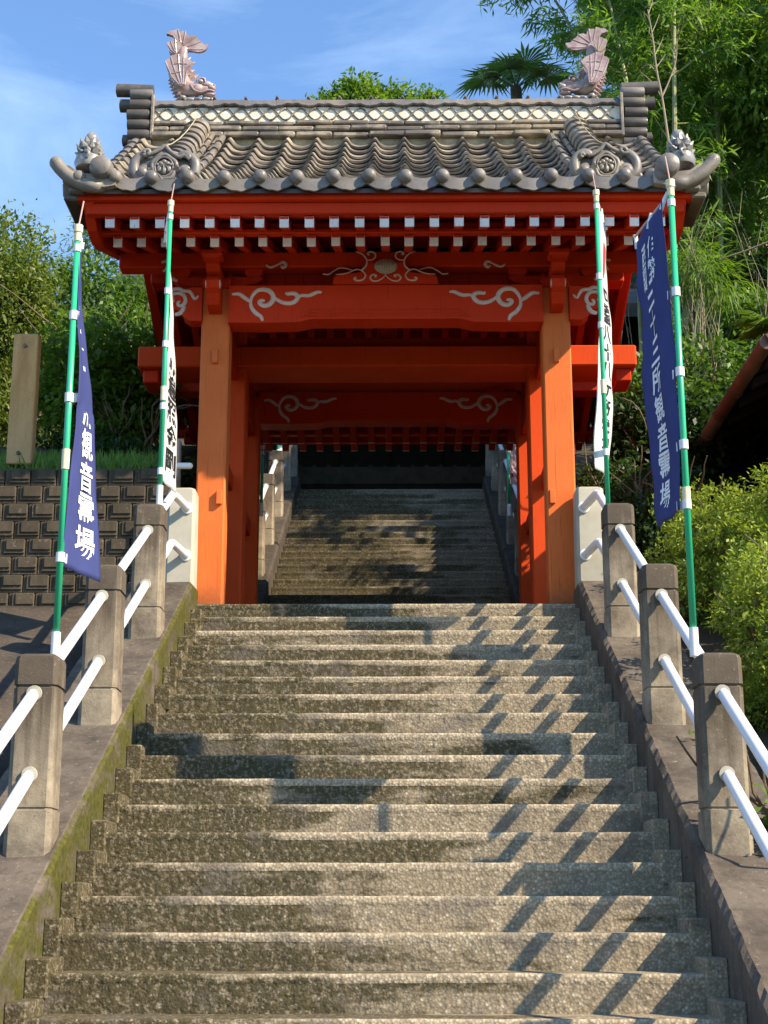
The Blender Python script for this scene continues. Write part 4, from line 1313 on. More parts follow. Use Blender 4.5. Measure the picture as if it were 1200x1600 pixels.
    tubeq([(560 + 100 * math.cos(a), 795 + 96 * math.sin(a)) for a in np.linspace(0, 2 * math.pi, 25)], 0.008, OY - 0.03, 1)
    # flower: three leaves below, a ruffled head above
    for (a, c, rx, rz) in ((560, 828, 36, 52), (508, 815, 34, 44), (612, 815, 34, 44), (525, 760, 36, 30), (595, 760, 36, 30), (560, 742, 34, 28), (490, 772, 24, 22), (630, 772, 24, 22)):
        q = Q(a, c); crest_b.ball((q[0], OY - 0.022, q[1]), (rx / 6.667 * K, 0.020, rz / 6.667 * K), 10, 6)
    tubeq([(560, 770), (560, 870)], 0.005, OY - 0.042, 3)
    for ss in (-1, 1): tubeq([(560, 780), (560 + ss * 40, 800), (560 + ss * 62, 850)], 0.004, OY - 0.04, 3)
    # scrolling cloud feet on both sides
    for ss in (-1, 1):
        x = lambda v: 560 + ss * v
        tubeq([(x(150), 690), (x(190), 650), (x(260), 660), (x(330), 730), (x(330), 830), (x(280), 880), (x(215), 880), (x(190), 830), (x(215), 795), (x(255), 805), (x(258), 840)], [0.027 + 0.018 * math.sin(math.pi * min(1, i / 50)) for i in range(51)], OY + 0.01)
        q = Q(x(235), 840); crest_b.ball((q[0], OY - 0.015, q[1]), (0.045, 0.035, 0.045), 10, 6)
        tubeq([(x(120), 900), (x(170), 920), (x(240), 930), (x(320), 950), (x(370), 985)], 0.024, OY + 0.0)
        tubeq([(x(300), 760), (x(360), 860), (x(420), 930)], 0.030, OY + 0.03)
        tubeq([(x(60), 950), (x(100), 1000), (x(180), 1010), (x(250), 985)], 0.020, OY + 0.0)
        q = Q(x(70), 985); crest_b.ball((q[0], OY - 0.01, q[1]), (0.03, 0.03, 0.028), 9, 6)
    crest_o = crest_b.build('crest_face', M['silver'] if False else TG, crest, 'all')
    m = MB(); m.ball((cx + (0.03 * sx), OY + 0.02, cz - 0.115), (0.085, 0.05, 0.055), 12, 7); m.build('mortar_patch', M['mortar'], crest, 'all')

# verge corners: a big round end tile and an upturned horn
for sx in (-1, 1):
    hc = bpy.data.objects.new('corner_horn', None); hc.location = (sx * 2.3, -1.0, 3.1); link(hc, roof)
    m = MB()
    H = [at(186, 276, -0.62), at(178, 286, -0.92)] + [at(a, c, -1.10) for a, c in ((150, 291), (128, 287), (108, 276), (95, 264), (88, 255))]
    P = catmull([(-sx * p[0], p[1], p[2]) for p in H], 5)
    m.tube(P, [0.052] * len(P), 14)
    m.ball(P[-1], 0.0525, 14, 8); m.build('horn', TG, hc, 'all')
    m = MB(); Pl = [(2.02, 2.985), (2.12, 2.97), (2.22, 2.985), (2.32, 3.0), (2.41, 3.06), (2.455, 3.14), (2.38, 3.15), (2.3, 3.09), (2.15, 3.07), (2.02, 3.07)]
    m.prism([(sx * x, z) for x, z in Pl], -1.125, -1.05, 'y'); m.build('corner_tile', M['tile'], hc)
    for k, (x, z) in enumerate(((2.33, 3.0), (2.38, 2.96), (2.40, 3.03))):
        q = MB(); q.box(sx * (x - 0.06), sx * (x + 0.05), -1.08 + 0.05 * k, -0.6 + 0.1 * k, z - 0.05, z, 0.012); q.build('corner_tile', M['tiledark'], hc)
    m = MB(); m.lathe([(0.0, 0.15), (0.05, 0.148), (0.078, 0.13), (0.088, 0.095), (0.088, 0.0), (0.075, -0.35), (0.06, -0.5)], (sx * 2.13, -1.06, 3.12), 18, 'y'); m.build('round_tile', TG, hc, True)
# ------------------------------------------------------------------ roof ornaments (each stands on the roof)
def fish(sx, label):
    """open-mouthed roof fish with its tail in the air; it faces the middle of the ridge"""
    bx, bz, by = sx * 1.885, 5.275, 1.7
    t = thing('fish_ornament', label, 'ornament', (bx, by, bz), 'glazed fish ornaments on the ridge')
    K = 0.00565 / 10.91
    def Z(zx, zy):          # traced on the left-hand figure; mirrored for the right-hand one
        X = (zx - 654) * K; Zz = (1345 - zy) * K * 1.26
        return (bx - sx * X, Zz + bz)
    def X3(zx, zy, y): p = Z(zx, zy); return (p[0], by + y, p[1])
    FM = M['fish']
    # body: a flattened tapering trunk
    b = MB()
    path = [(1010, 1150, 40), (930, 1130, 85), (800, 1120, 118), (660, 1120, 150), (510, 1090, 175), (420, 990, 180), (390, 860, 165), (400, 740, 140), (420, 630, 118), (440, 540, 105), (470, 470, 90), (520, 430, 60)]
    P = catmull([X3(a, c, 0) for a, c, r in path], 3); rr = np.interp(np.linspace(0, 1, len(P)), np.linspace(0, 1, len(path)), [r * K for a, c, r in path])
    b.tube(P, list(rr), 14, True, ((0, 1, 0), 0.75))
    b.build('body', FM, t, 'all')
    # head: brow, upper and lower jaw, cheek
    b = MB()
    for (a, c, y, rx, ry, rz) in ((880, 1050, 0, 150, 95, 80), (1010, 1110, 0, 85, 80, 60), (960, 1215, 0, 125, 70, 38), (1060, 1075, 0, 36, 60, 30), (740, 1120, 0, 150, 120, 130), (860, 985, -60, 50, 30, 30), (860, 985, 60, 50, 30, 30)):
        p = X3(a, c, y * K); b.ball(p, (rx * K, ry * K, rz * K), 14, 8)
    for s in (-1, 1):
        b.tube(catmull([X3(620, 1090, s * 0.055), (X3(700, 1180, s * 0.06)), X3(820, 1215, s * 0.055), X3(960, 1170, s * 0.045), X3(1075, 1175, s * 0.02)], 4), 0.011, 7)
        b.tube(catmull([X3(730, 1040, s * 0.055), X3(800, 985, s * 0.06), X3(880, 990, s * 0.05), X3(900, 1040, s * 0.05)], 4), 0.009, 7)
        b.ball(X3(815, 1030, s * 0.052), (0.026, 0.016, 0.019), 10, 6)
    b.build('head', FM, t, 'all')
    # base cloud under the jaw
    b = MB()
    for (a, c, rx, rz) in ((640, 1330, 110, 50), (780, 1320, 130, 55), (920, 1320, 130, 55), (1030, 1330, 60, 50), (480, 1290, 90, 70)):
        p = X3(a, c, 0); b.ball(p, (rx * K, 0.07, rz * K), 12, 6)
    b.build('base', M['silver'], t, 'all')
    def fan(name, outline, ribs, y0, th=0.016, rr=0.006, ysl=0.0):
        m = MB(); m.prism([Z(*p) for p in outline], by + y0 - th / 2, by + y0 + th / 2, 'y')
        for pts in ribs:
            for s in (-1, 1):
                m.tube([(Z(*p)[0], by + y0 + s * th / 2, Z(*p)[1]) for p in pts], [rr * 1.2] + [rr] * (len(pts) - 1), 6)
        m.build(name, FM, t, True)
    tail = [(340, 345), (300, 280), (250, 225), (190, 200), (130, 215), (125, 190), (180, 150), (260, 145), (340, 120), (370, 160), (480, 150), (520, 200), (530, 250), (590, 230), (700, 245), (720, 290), (790, 330), (830, 380), (930, 390), (890, 460), (820, 500), (740, 510), (640, 495), (560, 490), (500, 520), (440, 470)]
    fan('tail_fin', tail, [[(360, 350), (250, 230), (140, 200)], [(400, 350), (380, 250), (345, 130)], [(450, 370), (470, 260), (485, 155)], [(470, 390), (580, 320), (700, 245)], [(500, 420), (640, 390), (790, 335)], [(520, 470), (680, 470), (840, 470)]], 0.0, 0.03)
    mid = [(170, 430), (160, 410), (250, 370), (330, 345), (430, 420), (400, 520), (340, 620), (270, 590), (200, 530)]
    pect = [(150, 760), (190, 720), (250, 700), (260, 660), (380, 630), (500, 680), (600, 720), (690, 790), (600, 850), (560, 1000), (550, 1150), (470, 1160), (390, 1140), (300, 1060), (215, 930)]
    for s in (-1, 1):
        fan('side_fin', mid, [[(330, 600), (250, 540), (170, 430)], [(340, 600), (280, 490), (235, 385)], [(350, 590), (330, 470), (320, 350)]], s * 0.075, 0.018, 0.005)
        fan('pectoral_fin', pect, [[(430, 1140), (290, 1010), (160, 760)], [(460, 1140), (340, 900), (255, 670)], [(490, 1140), (430, 900), (395, 640)], [(510, 1140), (500, 900), (500, 690)], [(535, 1140), (560, 930), (680, 790)], [(330, 800), (400, 790), (480, 800), (570, 800)], [(290, 960), (380, 940), (460, 930)]], s * 0.105, 0.02, 0.006)
    # spikes along the back and scale points on the belly
    m = MB()
    for (a, c, d, e, r) in ((540, 640, 600, 585, 40), (590, 720, 695, 660, 50), (620, 830, 690, 795, 40), (680, 930, 765, 870, 45), (850, 970, 880, 930, 30), (1010, 1050, 1030, 1020, 20)):
        m.cone(X3(a, c, 0), X3(d, e, 0), r * K, 7)
    for i in range(7):
        f = i / 6
        a, c = 215 + 150 * f ** 1.5, 960 + 330 * f
        m.cone(X3(a + 70, c - 10, 0), X3(a - 30, c + 15, 0), 55 * K, 6)
        for s in (-1, 1): m.cone(X3(a + 110, c - 20, s * 0.03), X3(a + 10, c + 25, s * 0.045), 45 * K, 6)
    m.build('spikes', FM, t, True, None, 'stuff')
    return t
fish(-1, 'glazed fish roof ornament against open sky on the left end of the ridge')
fish(1, 'glazed fish roof ornament before the bamboo on the right end of the ridge')

def peach(sx, label):
    cx, cy, cz = sx * 2.26, -0.98, 3.17
    t = thing('corner_ornament', label, 'ornament', (cx, cy, cz), 'corner ornaments on the eaves')
    m = MB(); m.lathe([(0.03, 0.0), (0.10, 0.02), (0.115, 0.06), (0.10, 0.11), (0.06, 0.135), (0.05, 0.145)], (cx, cy, cz), 16); m.build('dome', M['silver'], t, True)
    m = MB()
    for ring, (r0, r1, z0, z1, n) in enumerate(((0.05, 0.115, 0.14, 0.16, 8), (0.05, 0.105, 0.17, 0.215, 8), (0.045, 0.075, 0.20, 0.265, 7))):
        for k in range(n):
            a = 2 * math.pi * (k + 0.5 * ring) / n
            m.tube([(cx + r0 * math.cos(a), cy + r0 * math.sin(a), cz + z0), (cx + (r0 + r1) / 2 * math.cos(a), cy + (r0 + r1) / 2 * math.sin(a), cz + (z0 + z1) / 2 - 0.008), (cx + r1 * math.cos(a), cy + r1 * math.sin(a), cz + z1)], [0.022, 0.027, 0.003], 7)
    m.lathe([(0.05, 0.13), (0.06, 0.17), (0.055, 0.21), (0.045, 0.235)], (cx, cy, cz), 12); m.build('lotus', M['silver'], t, True)
    m = MB(); m.ball((cx - sx * 0.012, cy, cz + 0.272), (0.050, 0.050, 0.058), 16, 10); m.build('bud', M['silver'], t, 'all')
    m = MB(); m.tube(catmull([(cx, cy - 0.11, cz + 0.06), (cx - sx * 0.02, cy - 0.12, cz + 0.10), (cx + sx * 0.02, cy - 0.09, cz + 0.13)], 4), 0.012, 7); m.build('leaf', M['silver'], t, 'all')
peach(-1, 'round-budded tile ornament on the left eave corner, standing out against the sky')
peach(1, 'round-budded tile ornament on the right eave corner, in front of the bamboo')

# ------------------------------------------------------------------ tall banners
def text_mesh(s, size):
    c = bpy.data.curves.new('lettering', 'FONT')
    c.body = s; c.size = 1.0; c.offset = 0.018; c.resolution_u = 3
    o = bpy.data.objects.new('lettering', c)
    COL.objects.link(o)
    dg = bpy.context.evaluated_depsgraph_get()
    me = bpy.data.meshes.new_from_object(o.evaluated_get(dg))
    V = np.array([v.co[:] for v in me.vertices]).reshape(-1, 3)
    Fs = [tuple(p.vertices) for p in me.polygons]
    bpy.data.objects.remove(o); bpy.data.curves.remove(c); bpy.data.meshes.remove(me)
    if len(V):
        lo, hi = V[:, :2].min(0), V[:, :2].max(0)
        V[:, 0] -= (lo[0] + hi[0]) / 2; V[:, 1] -= (lo[1] + hi[1]) / 2
        V[:, :2] *= size
    return V, Fs

def banner(label, pole_x, pole_y, z0, z1, rows, cloth_mat, texts, tabs, bar_end, joints, socket, name='banner_flag', fold=0.020, pole_r=0.0175, lean=(0, 0)):
    """rows: list of (pole-side point, free-edge point) from the top of the cloth to its foot"""
    t = thing(name, label, 'banner', (pole_x, pole_y, z0))
    ztop = z1
    pp = lambda z: (pole_x + lean[0] * (z - z0), pole_y + lean[1] * (z - z0), z)
    m = MB(); m.tube([pp(z0 + (0.13 if socket else 0)), pp(z1 - 0.06)], [pole_r, pole_r * 0.92], 14); m.build('pole', M['green'], t, 'all')
    if socket:
        m = MB(); m.tube([pp(z0), pp(z0 + 0.14)], [pole_r * 1.35, pole_r * 1.3], 14); m.build('socket', M['whiteplastic'], t, True)
    m = MB(); m.tube([pp(z1 - 0.07), pp(z1 - 0.02)], pole_r * 1.12, 14); m.tube([pp(z1 - 0.02), pp(z1 + 0.02)], pole_r * 1.4, 14); m.build('cap', M['cream'], t, True)
    m = MB(); m.tube([pp(z1 + 0.01), (pp(z1)[0] + 0.02 * (1 if pole_x < 0 else -1), pole_y, z1 + 0.16)], 0.004, 6); m.build('tip', M['pinkrod'], t)
    m = MB(); m.tube([pp(z1 - 0.13), pp(z1 - 0.09)], pole_r * 1.2, 14); m.build('band', M['whiteplastic'], t, True)
    for z in joints:
        m = MB(); m.tube([pp(z - 0.055), pp(z + 0.05)], pole_r * 1.22, 14); m.build('joint', M['cream'], t, True)
    if not rows: return t
    A = np.array([r[0] for r in rows]); B = np.array([r[1] for r in rows])
    vs = np.linspace(0, 1, len(rows))
    def cubic(Pn, v):
        return np.array([np.interp(v, vs, Pn[:, k]) for k in range(3)])
    # smooth edges
    def dense(Pn):
        return np.array(catmull(list(Pn), 8))
    Ad, Bd = dense(A), dense(B)
    def even(Pn):
        s = np.r_[0, np.cumsum(np.linalg.norm(np.diff(Pn, axis=0), axis=1))]; q = np.linspace(0, s[-1], 80)
        return np.stack([np.interp(q, s, Pn[:, k]) for k in range(3)], 1)
    Ad, Bd = even(Ad), even(Bd); vd = np.linspace(0, 1, len(Ad))
    ph = random.uniform(0, 6)
    def cl(u, v, off=0.0):
        a = np.array([np.interp(v, vd, Ad[:, k]) for k in range(3)]); b = np.array([np.interp(v, vd, Bd[:, k]) for k in range(3)])
        d = b - a; w = np.linalg.norm(d)
        nrm = np.cross(d, (0, 0, -1.0)); nrm /= (np.linalg.norm(nrm) + 1e-9)
        if nrm[1] > 0: nrm = -nrm
        f = fold * math.sin(u * 7.0 + v * 5 + ph) * math.sin(math.pi * min(1, u * 1.1)) + 0.5 * fold * math.sin(v * 17 + ph + u * 2) * u + 0.25 * fold * math.sin(v * 41 + ph * 2) * u * u + 0.22 * fold * math.sin(u * 14 - v * 23 + ph) + 0.14 * fold * math.sin(u * 21 + v * 33)
        return a + d * u + nrm * (f + off)
    NU, NV = 14, 60
    G = np.array([[cl(i / NU, j / NV) for i in range(NU + 1)] for j in range(NV + 1)])
    ii = np.arange((NU + 1) * (NV + 1)).reshape(NV + 1, NU + 1)
    Fq = np.stack([ii[:-1, :-1], ii[1:, :-1], ii[1:, 1:], ii[:-1, 1:]], -1).reshape(-1, 4)
    G2 = np.array([[cl(i / NU, j / NV, -0.0016) for i in range(NU + 1)] for j in range(NV + 1)]).reshape(-1, 3)
    k = G2.shape[0]
    ring = np.concatenate([ii[0, :], ii[1:, -1], ii[-1, -2::-1], ii[-2:0:-1, 0]]); nx = np.roll(ring, -1)
    Fa = np.concatenate([Fq, Fq[:, ::-1] + k, np.stack([ring, nx, nx + k, ring + k], -1)])
    c = obj('cloth', npmesh('cloth', np.concatenate([G.reshape(-1, 3), G2]), Fa, cloth_mat, True), t)
    H = np.linalg.norm(Ad[-1] - Ad[0]); W = np.median(np.linalg.norm(Bd - Ad, axis=1))
    # lettering printed on the cloth
    for (s, u0, v0, v1, sw, mat, flip) in texts:
        n = len(s)
        mb = MB()
        for i, ch in enumerate(s):
            vc = v0 + (v1 - v0) * (i + 0.5) / n
            hgt = (v1 - v0) / n * 0.93
            Vt, Ft = text_mesh(ch, 1.0)
            if not len(Vt): continue
            ext = np.ptp(Vt[:, 1]) or 1; ex = np.ptp(Vt[:, 0]) or 1
            sy = hgt / max(ext, 0.62 * ex, 0.45); sxx = sw / max(ex, 0.6 * ext)
            pts = []
            for p in Vt:
                u = u0 + (p[0] * sxx) * (-1 if flip else 1); v = vc - p[1] * sy
                pts.append(cl(min(1, max(0, u)), min(1, max(0, v)), 0.0035))
            mb.add(pts, Ft)
        mb.build('lettering', mat, c, False, recalc=False)
    # loops that tie the cloth to the pole, and the cross rod
    for v in tabs:
        a = cl(0.0, v); p = pp(a[2])
        d = np.array([a[0] - p[0], a[1] - p[1]]); dl = np.linalg.norm(d) + 1e-6; d /= dl
        q = MB(); hw = 0.024
        q.tube([(p[0], p[1], a[2] - hw), (p[0], p[1], a[2] + hw)], pole_r * 1.3, 12)
        e1 = cl(0.10, v)
        n2 = np.array([-d[1], d[0]]) * 0.004
        q.add([(p[0] - n2[0], p[1] - n2[1], a[2] - hw), (p[0] - n2[0], p[1] - n2[1], a[2] + hw), (e1[0] - n2[0], e1[1] - n2[1] - 0.006, e1[2] + hw), (e1[0] - n2[0], e1[1] - n2[1] - 0.006, e1[2] - hw),
               (p[0] + n2[0], p[1] + n2[1], a[2] - hw), (p[0] + n2[0], p[1] + n2[1], a[2] + hw), (e1[0] + n2[0], e1[1] + n2[1] - 0.006, e1[2] + hw), (e1[0] + n2[0], e1[1] + n2[1] - 0.006, e1[2] - hw)],
              [(0, 1, 2, 3), (7, 6, 5, 4), (1, 5, 6, 2), (0, 3, 7, 4), (2, 6, 7, 3), (0, 4, 5, 1)])
        q.build('tie_loop', M['whiteplastic'], t, True)
    if bar_end is not None:
        s = pp(z1 - 0.045)
        q = MB(); q.rod([s, bar_end], 0.007, 8); q.build('cross_rod', M['pinkrod'], t, 'all')
        for f in (0.06, 0.5, 0.97):
            p = np.array(s) * (1 - f) + np.array(bar_end) * f
            e = cl(f, 0.004)
            q = MB(); q.tube([p + np.array([0, 0, 0.012]), (p + e) / 2, e - np.array([0, 0, 0.035])], [0.013, 0.011, 0.012], 8, True, ((0, 1, 0), 0.35)); q.build('hanging_tab', M['whiteplastic'], t, True)
    return t

YA, YB = -4.25, -3.84
# navy, left
px_p = [(124, 372), (122, 440), (121, 500), (124, 560), (120, 640), (114, 705), (104, 800), (96, 884)]
px_f = [(127, 378), (127, 446), (131, 510), (138, 575), (146, 655), (149, 722), (154, 820), (156, 910)]
rows = [(at(*a, YA), at(*b, YB)) for a, b in zip(px_p, px_f)]
banner('sunlit navy banner with white lettering on a green pole, left of the gate', -1.578, YA + 0.01, -1.125, 1.16, rows, M['navy'],
       [('三十三所観音霊場', 0.56, 0.20, 0.955, 0.56, M['whitedye'], False), ('伊勢', 0.70, 0.05, 0.19, 0.28, M['whitedye'], False), ('西国', 0.36, 0.05, 0.19, 0.28, M['whitedye'], False)], [0.245, 0.50, 0.975], at(129, 382, YB), [-0.10], True, fold=0.006)
# navy, right (hangs away from the viewer, shaded)
px_p = [(1034, 312), (1040, 390), (1048, 480), (1055, 560), (1059, 640), (1062, 715), (1062, 796)]
px_f = [(993, 380), (998, 450), (1003, 530), (1006, 620), (1013, 690), (1022, 765), (1027, 826)]
rows = [(at(*a, YA), at(*b, YB)) for a, b in zip(px_p, px_f)]
banner('shaded navy banner with white lettering on a green pole, in front of the bamboo', 1.535, YA, -1.11, 1.40, rows, M['navy'],
       [('三十三所観音霊場', 0.56, 0.20, 0.965, 0.30, M['whitedye'], True), ('伊勢', 0.42, 0.055, 0.215, 0.17, M['whitedye'], True), ('西国', 0.70, 0.055, 0.215, 0.17, M['whitedye'], True)],
       [0.31, 0.57, 0.80, 0.985], at(991, 372, YB), [-0.31], True, fold=0.012)
YA, YB = -1.27, -0.88
# white, left
px_p = [(262, 334), (262, 400), (266, 470), (263, 540), (260, 610), (257, 690), (254, 752)]
px_f = [(258, 372), (266, 430), (270, 495), (274, 565), (275.5, 635), (276, 705), (276, 772)]
rows = [(at(*a, YA), at(*b, YB)) for a, b in zip(px_p, px_f)]
banner('white banner with black brush lettering on a green pole, before the left front pillar', -1.575, YA, 0.455, 2.76, rows, M['whitecloth'],
       [('南無大師遍照金剛', 0.52, 0.20, 0.955, 0.74, M['blackpaint'], False)], [0.30, 0.50, 0.73, 0.965], at(259, 366, YB), [1.28], True, fold=0.007)
# white, right: a red mark at the top
px_p = [(935, 326), (936, 400), (938, 480), (935, 560), (932, 630), (928, 690), (928, 728)]
px_f = [(946, 352), (948, 420), (953, 495), (958, 570), (956, 645), (954, 705), (951, 748)]
rows = [(at(*a, YA), at(*b, YB)) for a, b in zip(px_p, px_f)]
wr = banner('white banner with a red mark near its top, beside the right front pillar', 1.56, YA - 0.03, 0.43, 2.815, rows, M['whitecloth'],
       [('四国八十八ヶ所霊場', 0.62, 0.28, 0.93, 0.42, M['blackpaint'], False), ('●', 0.60, 0.075, 0.245, 0.5, M['reddye'], False)], [0.28, 0.47, 0.955], at(946, 346, YB), [1.31], False, fold=0.012)

# poles and a pink banner beside the upper stairs
banner('thin green pole standing by the left rail of the steps behind the gate', at(408, 806, 4.75)[0], 4.75, at(408, 806, 4.75)[2], at(409, 693, 4.75)[2], [], None, [], [], None, [], True, 'flag_pole')
banner('second, farther green pole beside the left rail of the steps behind the gate', at(434, 716, 8.6)[0], 8.6, at(434, 718, 8.6)[2], at(436, 672, 8.6)[2], [], None, [], [], None, [], True, 'flag_pole')
rows = [((1.60, 6.0, 3.55 - 0.24 * k), (1.60 + 0.10, 6.35, 3.52 - 0.24 * k)) for k in range(5)]
rows = [(at(796 + k * 0.2, 692 + 16 * k, 5.9), at(812, 694 + 16 * k, 6.2)) for k in range(5)]
banner('small pink and red banner on a green pole behind the right rear pillar', at(795, 760, 5.9)[0], 5.9, at(796, 806, 5.9)[2], at(795, 690, 5.9)[2], rows, M['pinkcloth'], [('一', 0.5, 0.55, 1.0, 1.0, M['reddye'], False)], [], None, [], True)
# ------------------------------------------------------------------ hall at the head of the upper stairs
hall = thing('temple_hall', 'dark wooden temple hall in deep shade at the head of the upper steps', 'temple hall', (0, 14, 3.9))
HY, HZ = 13.4, 3.9
m = MB(); m.box(-4.2, 4.2, HY - 1.0, HY + 7, HZ, HZ + 0.55, 0.02); m.build('plinth', M['darkwood'], hall)
for i in range(4):
    m = MB(); m.box(-2.2, 2.2, HY - 1.0 - 0.28 * (i + 1), HY - 0.98 - 0.28 * i, HZ, HZ + 0.55 - 0.13 * (i + 1), 0.01); m.build('hall_step', M['darkwood'], hall)
for x in (-3.9, -1.9, 1.9, 3.9):
    m = MB(); m.box(x - 0.13, x + 0.13, HY - 0.9, HY - 0.64, HZ + 0.55, HZ + 3.3, 0.02); m.build('pillar', M['darkwood'], hall)
m = MB(); m.box(-4.1, 4.1, HY + 0.6, HY + 6.5, HZ + 0.55, HZ + 3.4); m.build('wall', M['darkwood'], hall)
for i in range(8):
    x = -3.6 + i * 0.9 + 0.45
    if abs(x) > 3.7: continue
    m = MB(); m.box(x - 0.43, x + 0.43, HY + 0.55, HY + 0.60, HZ + 0.6, HZ + 2.7, 0.01); d = m.build('door', M['darkwood'], hall)
    q = MB()
    for k in range(6): q.box(x - 0.40, x + 0.40, HY + 0.535, HY + 0.55, HZ + 0.9 + 0.3 * k, HZ + 0.93 + 0.3 * k)
    for k in range(5): q.box(x - 0.36 + 0.17 * k, x - 0.34 + 0.17 * k, HY + 0.53, HY + 0.55, HZ + 0.7, HZ + 2.6)
    q.build('lattice', M['darkwood'], d)
m = MB(); m.box(-4.2, 4.2, HY - 0.92, HY - 0.62, HZ + 3.0, HZ + 3.3, 0.02); m.build('beam', M['darkwood'], hall)
m = MB()
sec = [(HY - 3.3, HZ + 2.75), (HY - 1.0, HZ + 3.9), (HY + 1.4, HZ + 5.4), (HY + 3.5, HZ + 7.0), (HY + 5.6, HZ + 5.4), (HY + 8.0, HZ + 3.9), (HY + 9.6, HZ + 3.15)]  # front eave drawn out and low, unseen, to cut skylight off the front
sec2 = [(y, z - 0.22) for y, z in sec[::-1]]
m.prism(sec + sec2, -5.0, 5.0, 'x'); m.build('roof', M['slate'], hall)
ob = thing('offering_box', 'low wooden offertory box in the dark hall entrance above the steps', 'box', (0, HY - 1.2, HZ))
m = MB(); m.box(-1.65, 1.65, HY - 0.98, HY - 0.6, HZ + 0.56, HZ + 0.86, 0.012); m.build('box_body', M['hallwood'], ob)
for k in range(14):
    x = -1.5 + k * 0.23
    q = MB(); q.box(x - 0.03, x + 0.03, HY - 0.95, HY - 0.63, HZ + 0.865, HZ + 0.90, 0.004); q.build('slat', M['hallwood'], ob)

# ------------------------------------------------------------------ side building, right: only its eave shows over the shrubs
sb = thing('side_building', 'dark wooden outbuilding with a round red-brown eave gutter behind the azaleas', 'building', (4.5, 2.5, 0.3))
EX, EZ = 3.08, 2.15
m = MB(); m.box(3.75, 7.6, 0.75, 6.6, -0.4, 2.35); m.build('wall', M['darkwood'], sb)
for i in range(10):
    m = MB(); m.box(3.72, 3.75, 0.8 + i * 0.58, 1.34 + i * 0.58, 0.2, 2.2, 0.008); m.build('wall_board', M['darkwood'], sb)
for i in range(6):
    m = MB(); m.box(3.80 + i * 0.6, 4.36 + i * 0.6, 0.715, 0.75, 0.2, 2.3, 0.008); m.build('wall_board', M['darkwood'], sb)
prof = [(EX, EZ + 0.05), (5.6, EZ + 1.15), (8.1, EZ + 0.05), (8.1, EZ - 0.03), (5.6, EZ + 1.05), (EX, EZ - 0.03)]
m = MB(); m.prism(prof, 0.12, 7.0, 'y'); m.build('roof', M['darkwood'], sb)
for i in range(14):
    m = MB(); m.prism([(EX + 0.06, EZ - 0.035), (3.9, EZ + 0.33), (3.9, EZ + 0.25), (EX + 0.06, EZ - 0.115)], 0.3 + i * 0.5, 0.38 + i * 0.5, 'y'); m.build('rafter', M['darkwood'], sb)
for i in range(11):
    m = MB(); y0 = 0.02 + i * 0.62
    m.tube([(EX, y0, EZ), (EX, y0 + 0.60, EZ)], 0.062, 14); m.tube([(EX, y0 + 0.575, EZ), (EX, y0 + 0.615, EZ)], 0.067, 14)
    m.build('gutter_pipe', M['copper'] if i < 3 else M['copperpale'], sb, True)
m = MB(); m.tube([(EX, 0.03, EZ + 0.02), (EX + 1.2, 0.03, EZ + 0.54), (5.6, 0.03, EZ + 1.12)], 0.05, 10); m.build('verge_roll', M['copper'], sb, True)

# ------------------------------------------------------------------ tall stone pillar on the bank, left
sp = thing('stone_pillar', 'tall square weathered tan stone pillar standing on the bank above the block wall', 'stone pillar', (-2.95, 0.22, 1.15))
def p_at(px, py): return at(px, py, 0.22)
xl = p_at(14, 640)[0]; xr = p_at(53, 640)[0]; zt = p_at(38, 521)[2]
m = MB(); w = xr - xl
m.box(-w / 2, w / 2, 0, 0.13, 0, zt - 1.2, 0.010)
o = m.build('shaft', M['stone'], None); o.location = ((xl + xr) / 2 - 0.0, 0.22, 1.2); o.parent = sp; o.matrix_parent_inverse = parent_inv(sp)
for z in (0.09, zt - 1.2 - 0.11):
    m = MB(); m.lathe([(0.0, -0.004), (0.013, -0.004), (0.016, 0.0), (0.016, 0.02)], ((xl + xr) / 2, 0.22, 1.2 + z), 10, 'y'); m.build('bolt_hole', M['tiledark'], sp)
for (x, h, w) in ((-2.50, 0.28, 0.08), (-1.73, 0.30, 0.09)):
    t_ = thing('stone_marker', 'short grey stone post beside the tall stone pillar on the bank' if x < -2 else 'short grey stone post in the grass beside the left gate pillar', 'stone post', (x, 0.4, 1.1))
    m = MB(); m.box(x - w / 2, x + w / 2, 0.38, 0.47, 1.0, 1.16 + h, 0.012); m.build('shaft', M['creampost'], t_)
wp_ = thing('white_pipe', 'short white pipe elbow on the block wall beside the left gate pillar', 'pipe', (-1.62, 0.2, 1.15))
m = MB(); m.rod([(-1.74, 0.12, 1.15), (-1.54, 0.12, 1.15)], 0.026, 12); m.build('pipe', M['whiteplastic'], wp_, 'all')

# ------------------------------------------------------------------ plants
def leaf_quads(C, D, N, ln, wd, bend=0.0):
    """C centres (n,3), D leaf directions, N approximate normals; returns a folded leaf of four corners (diamond)"""
    D = D / (np.linalg.norm(D, axis=1, keepdims=True) + 1e-9)
    Sd = np.cross(D, N); Sd /= (np.linalg.norm(Sd, axis=1, keepdims=True) + 1e-9)
    ln = np.asarray(ln).reshape(-1, 1); wd = np.asarray(wd).reshape(-1, 1)
    up = np.cross(Sd, D)
    p0 = C; p2 = C + D * ln - up * ln * bend
    mid = C + D * ln * 0.45
    p1 = mid + Sd * wd / 2; p3 = mid - Sd * wd / 2
    V = np.stack([p0, p1, p2, p3], 1).reshape(-1, 3)
    F = np.arange(len(C) * 4).reshape(-1, 4)
    return V, F
def unit(n):
    v = rng.normal(size=(n, 3)); return v / np.linalg.norm(v, axis=1, keepdims=True)

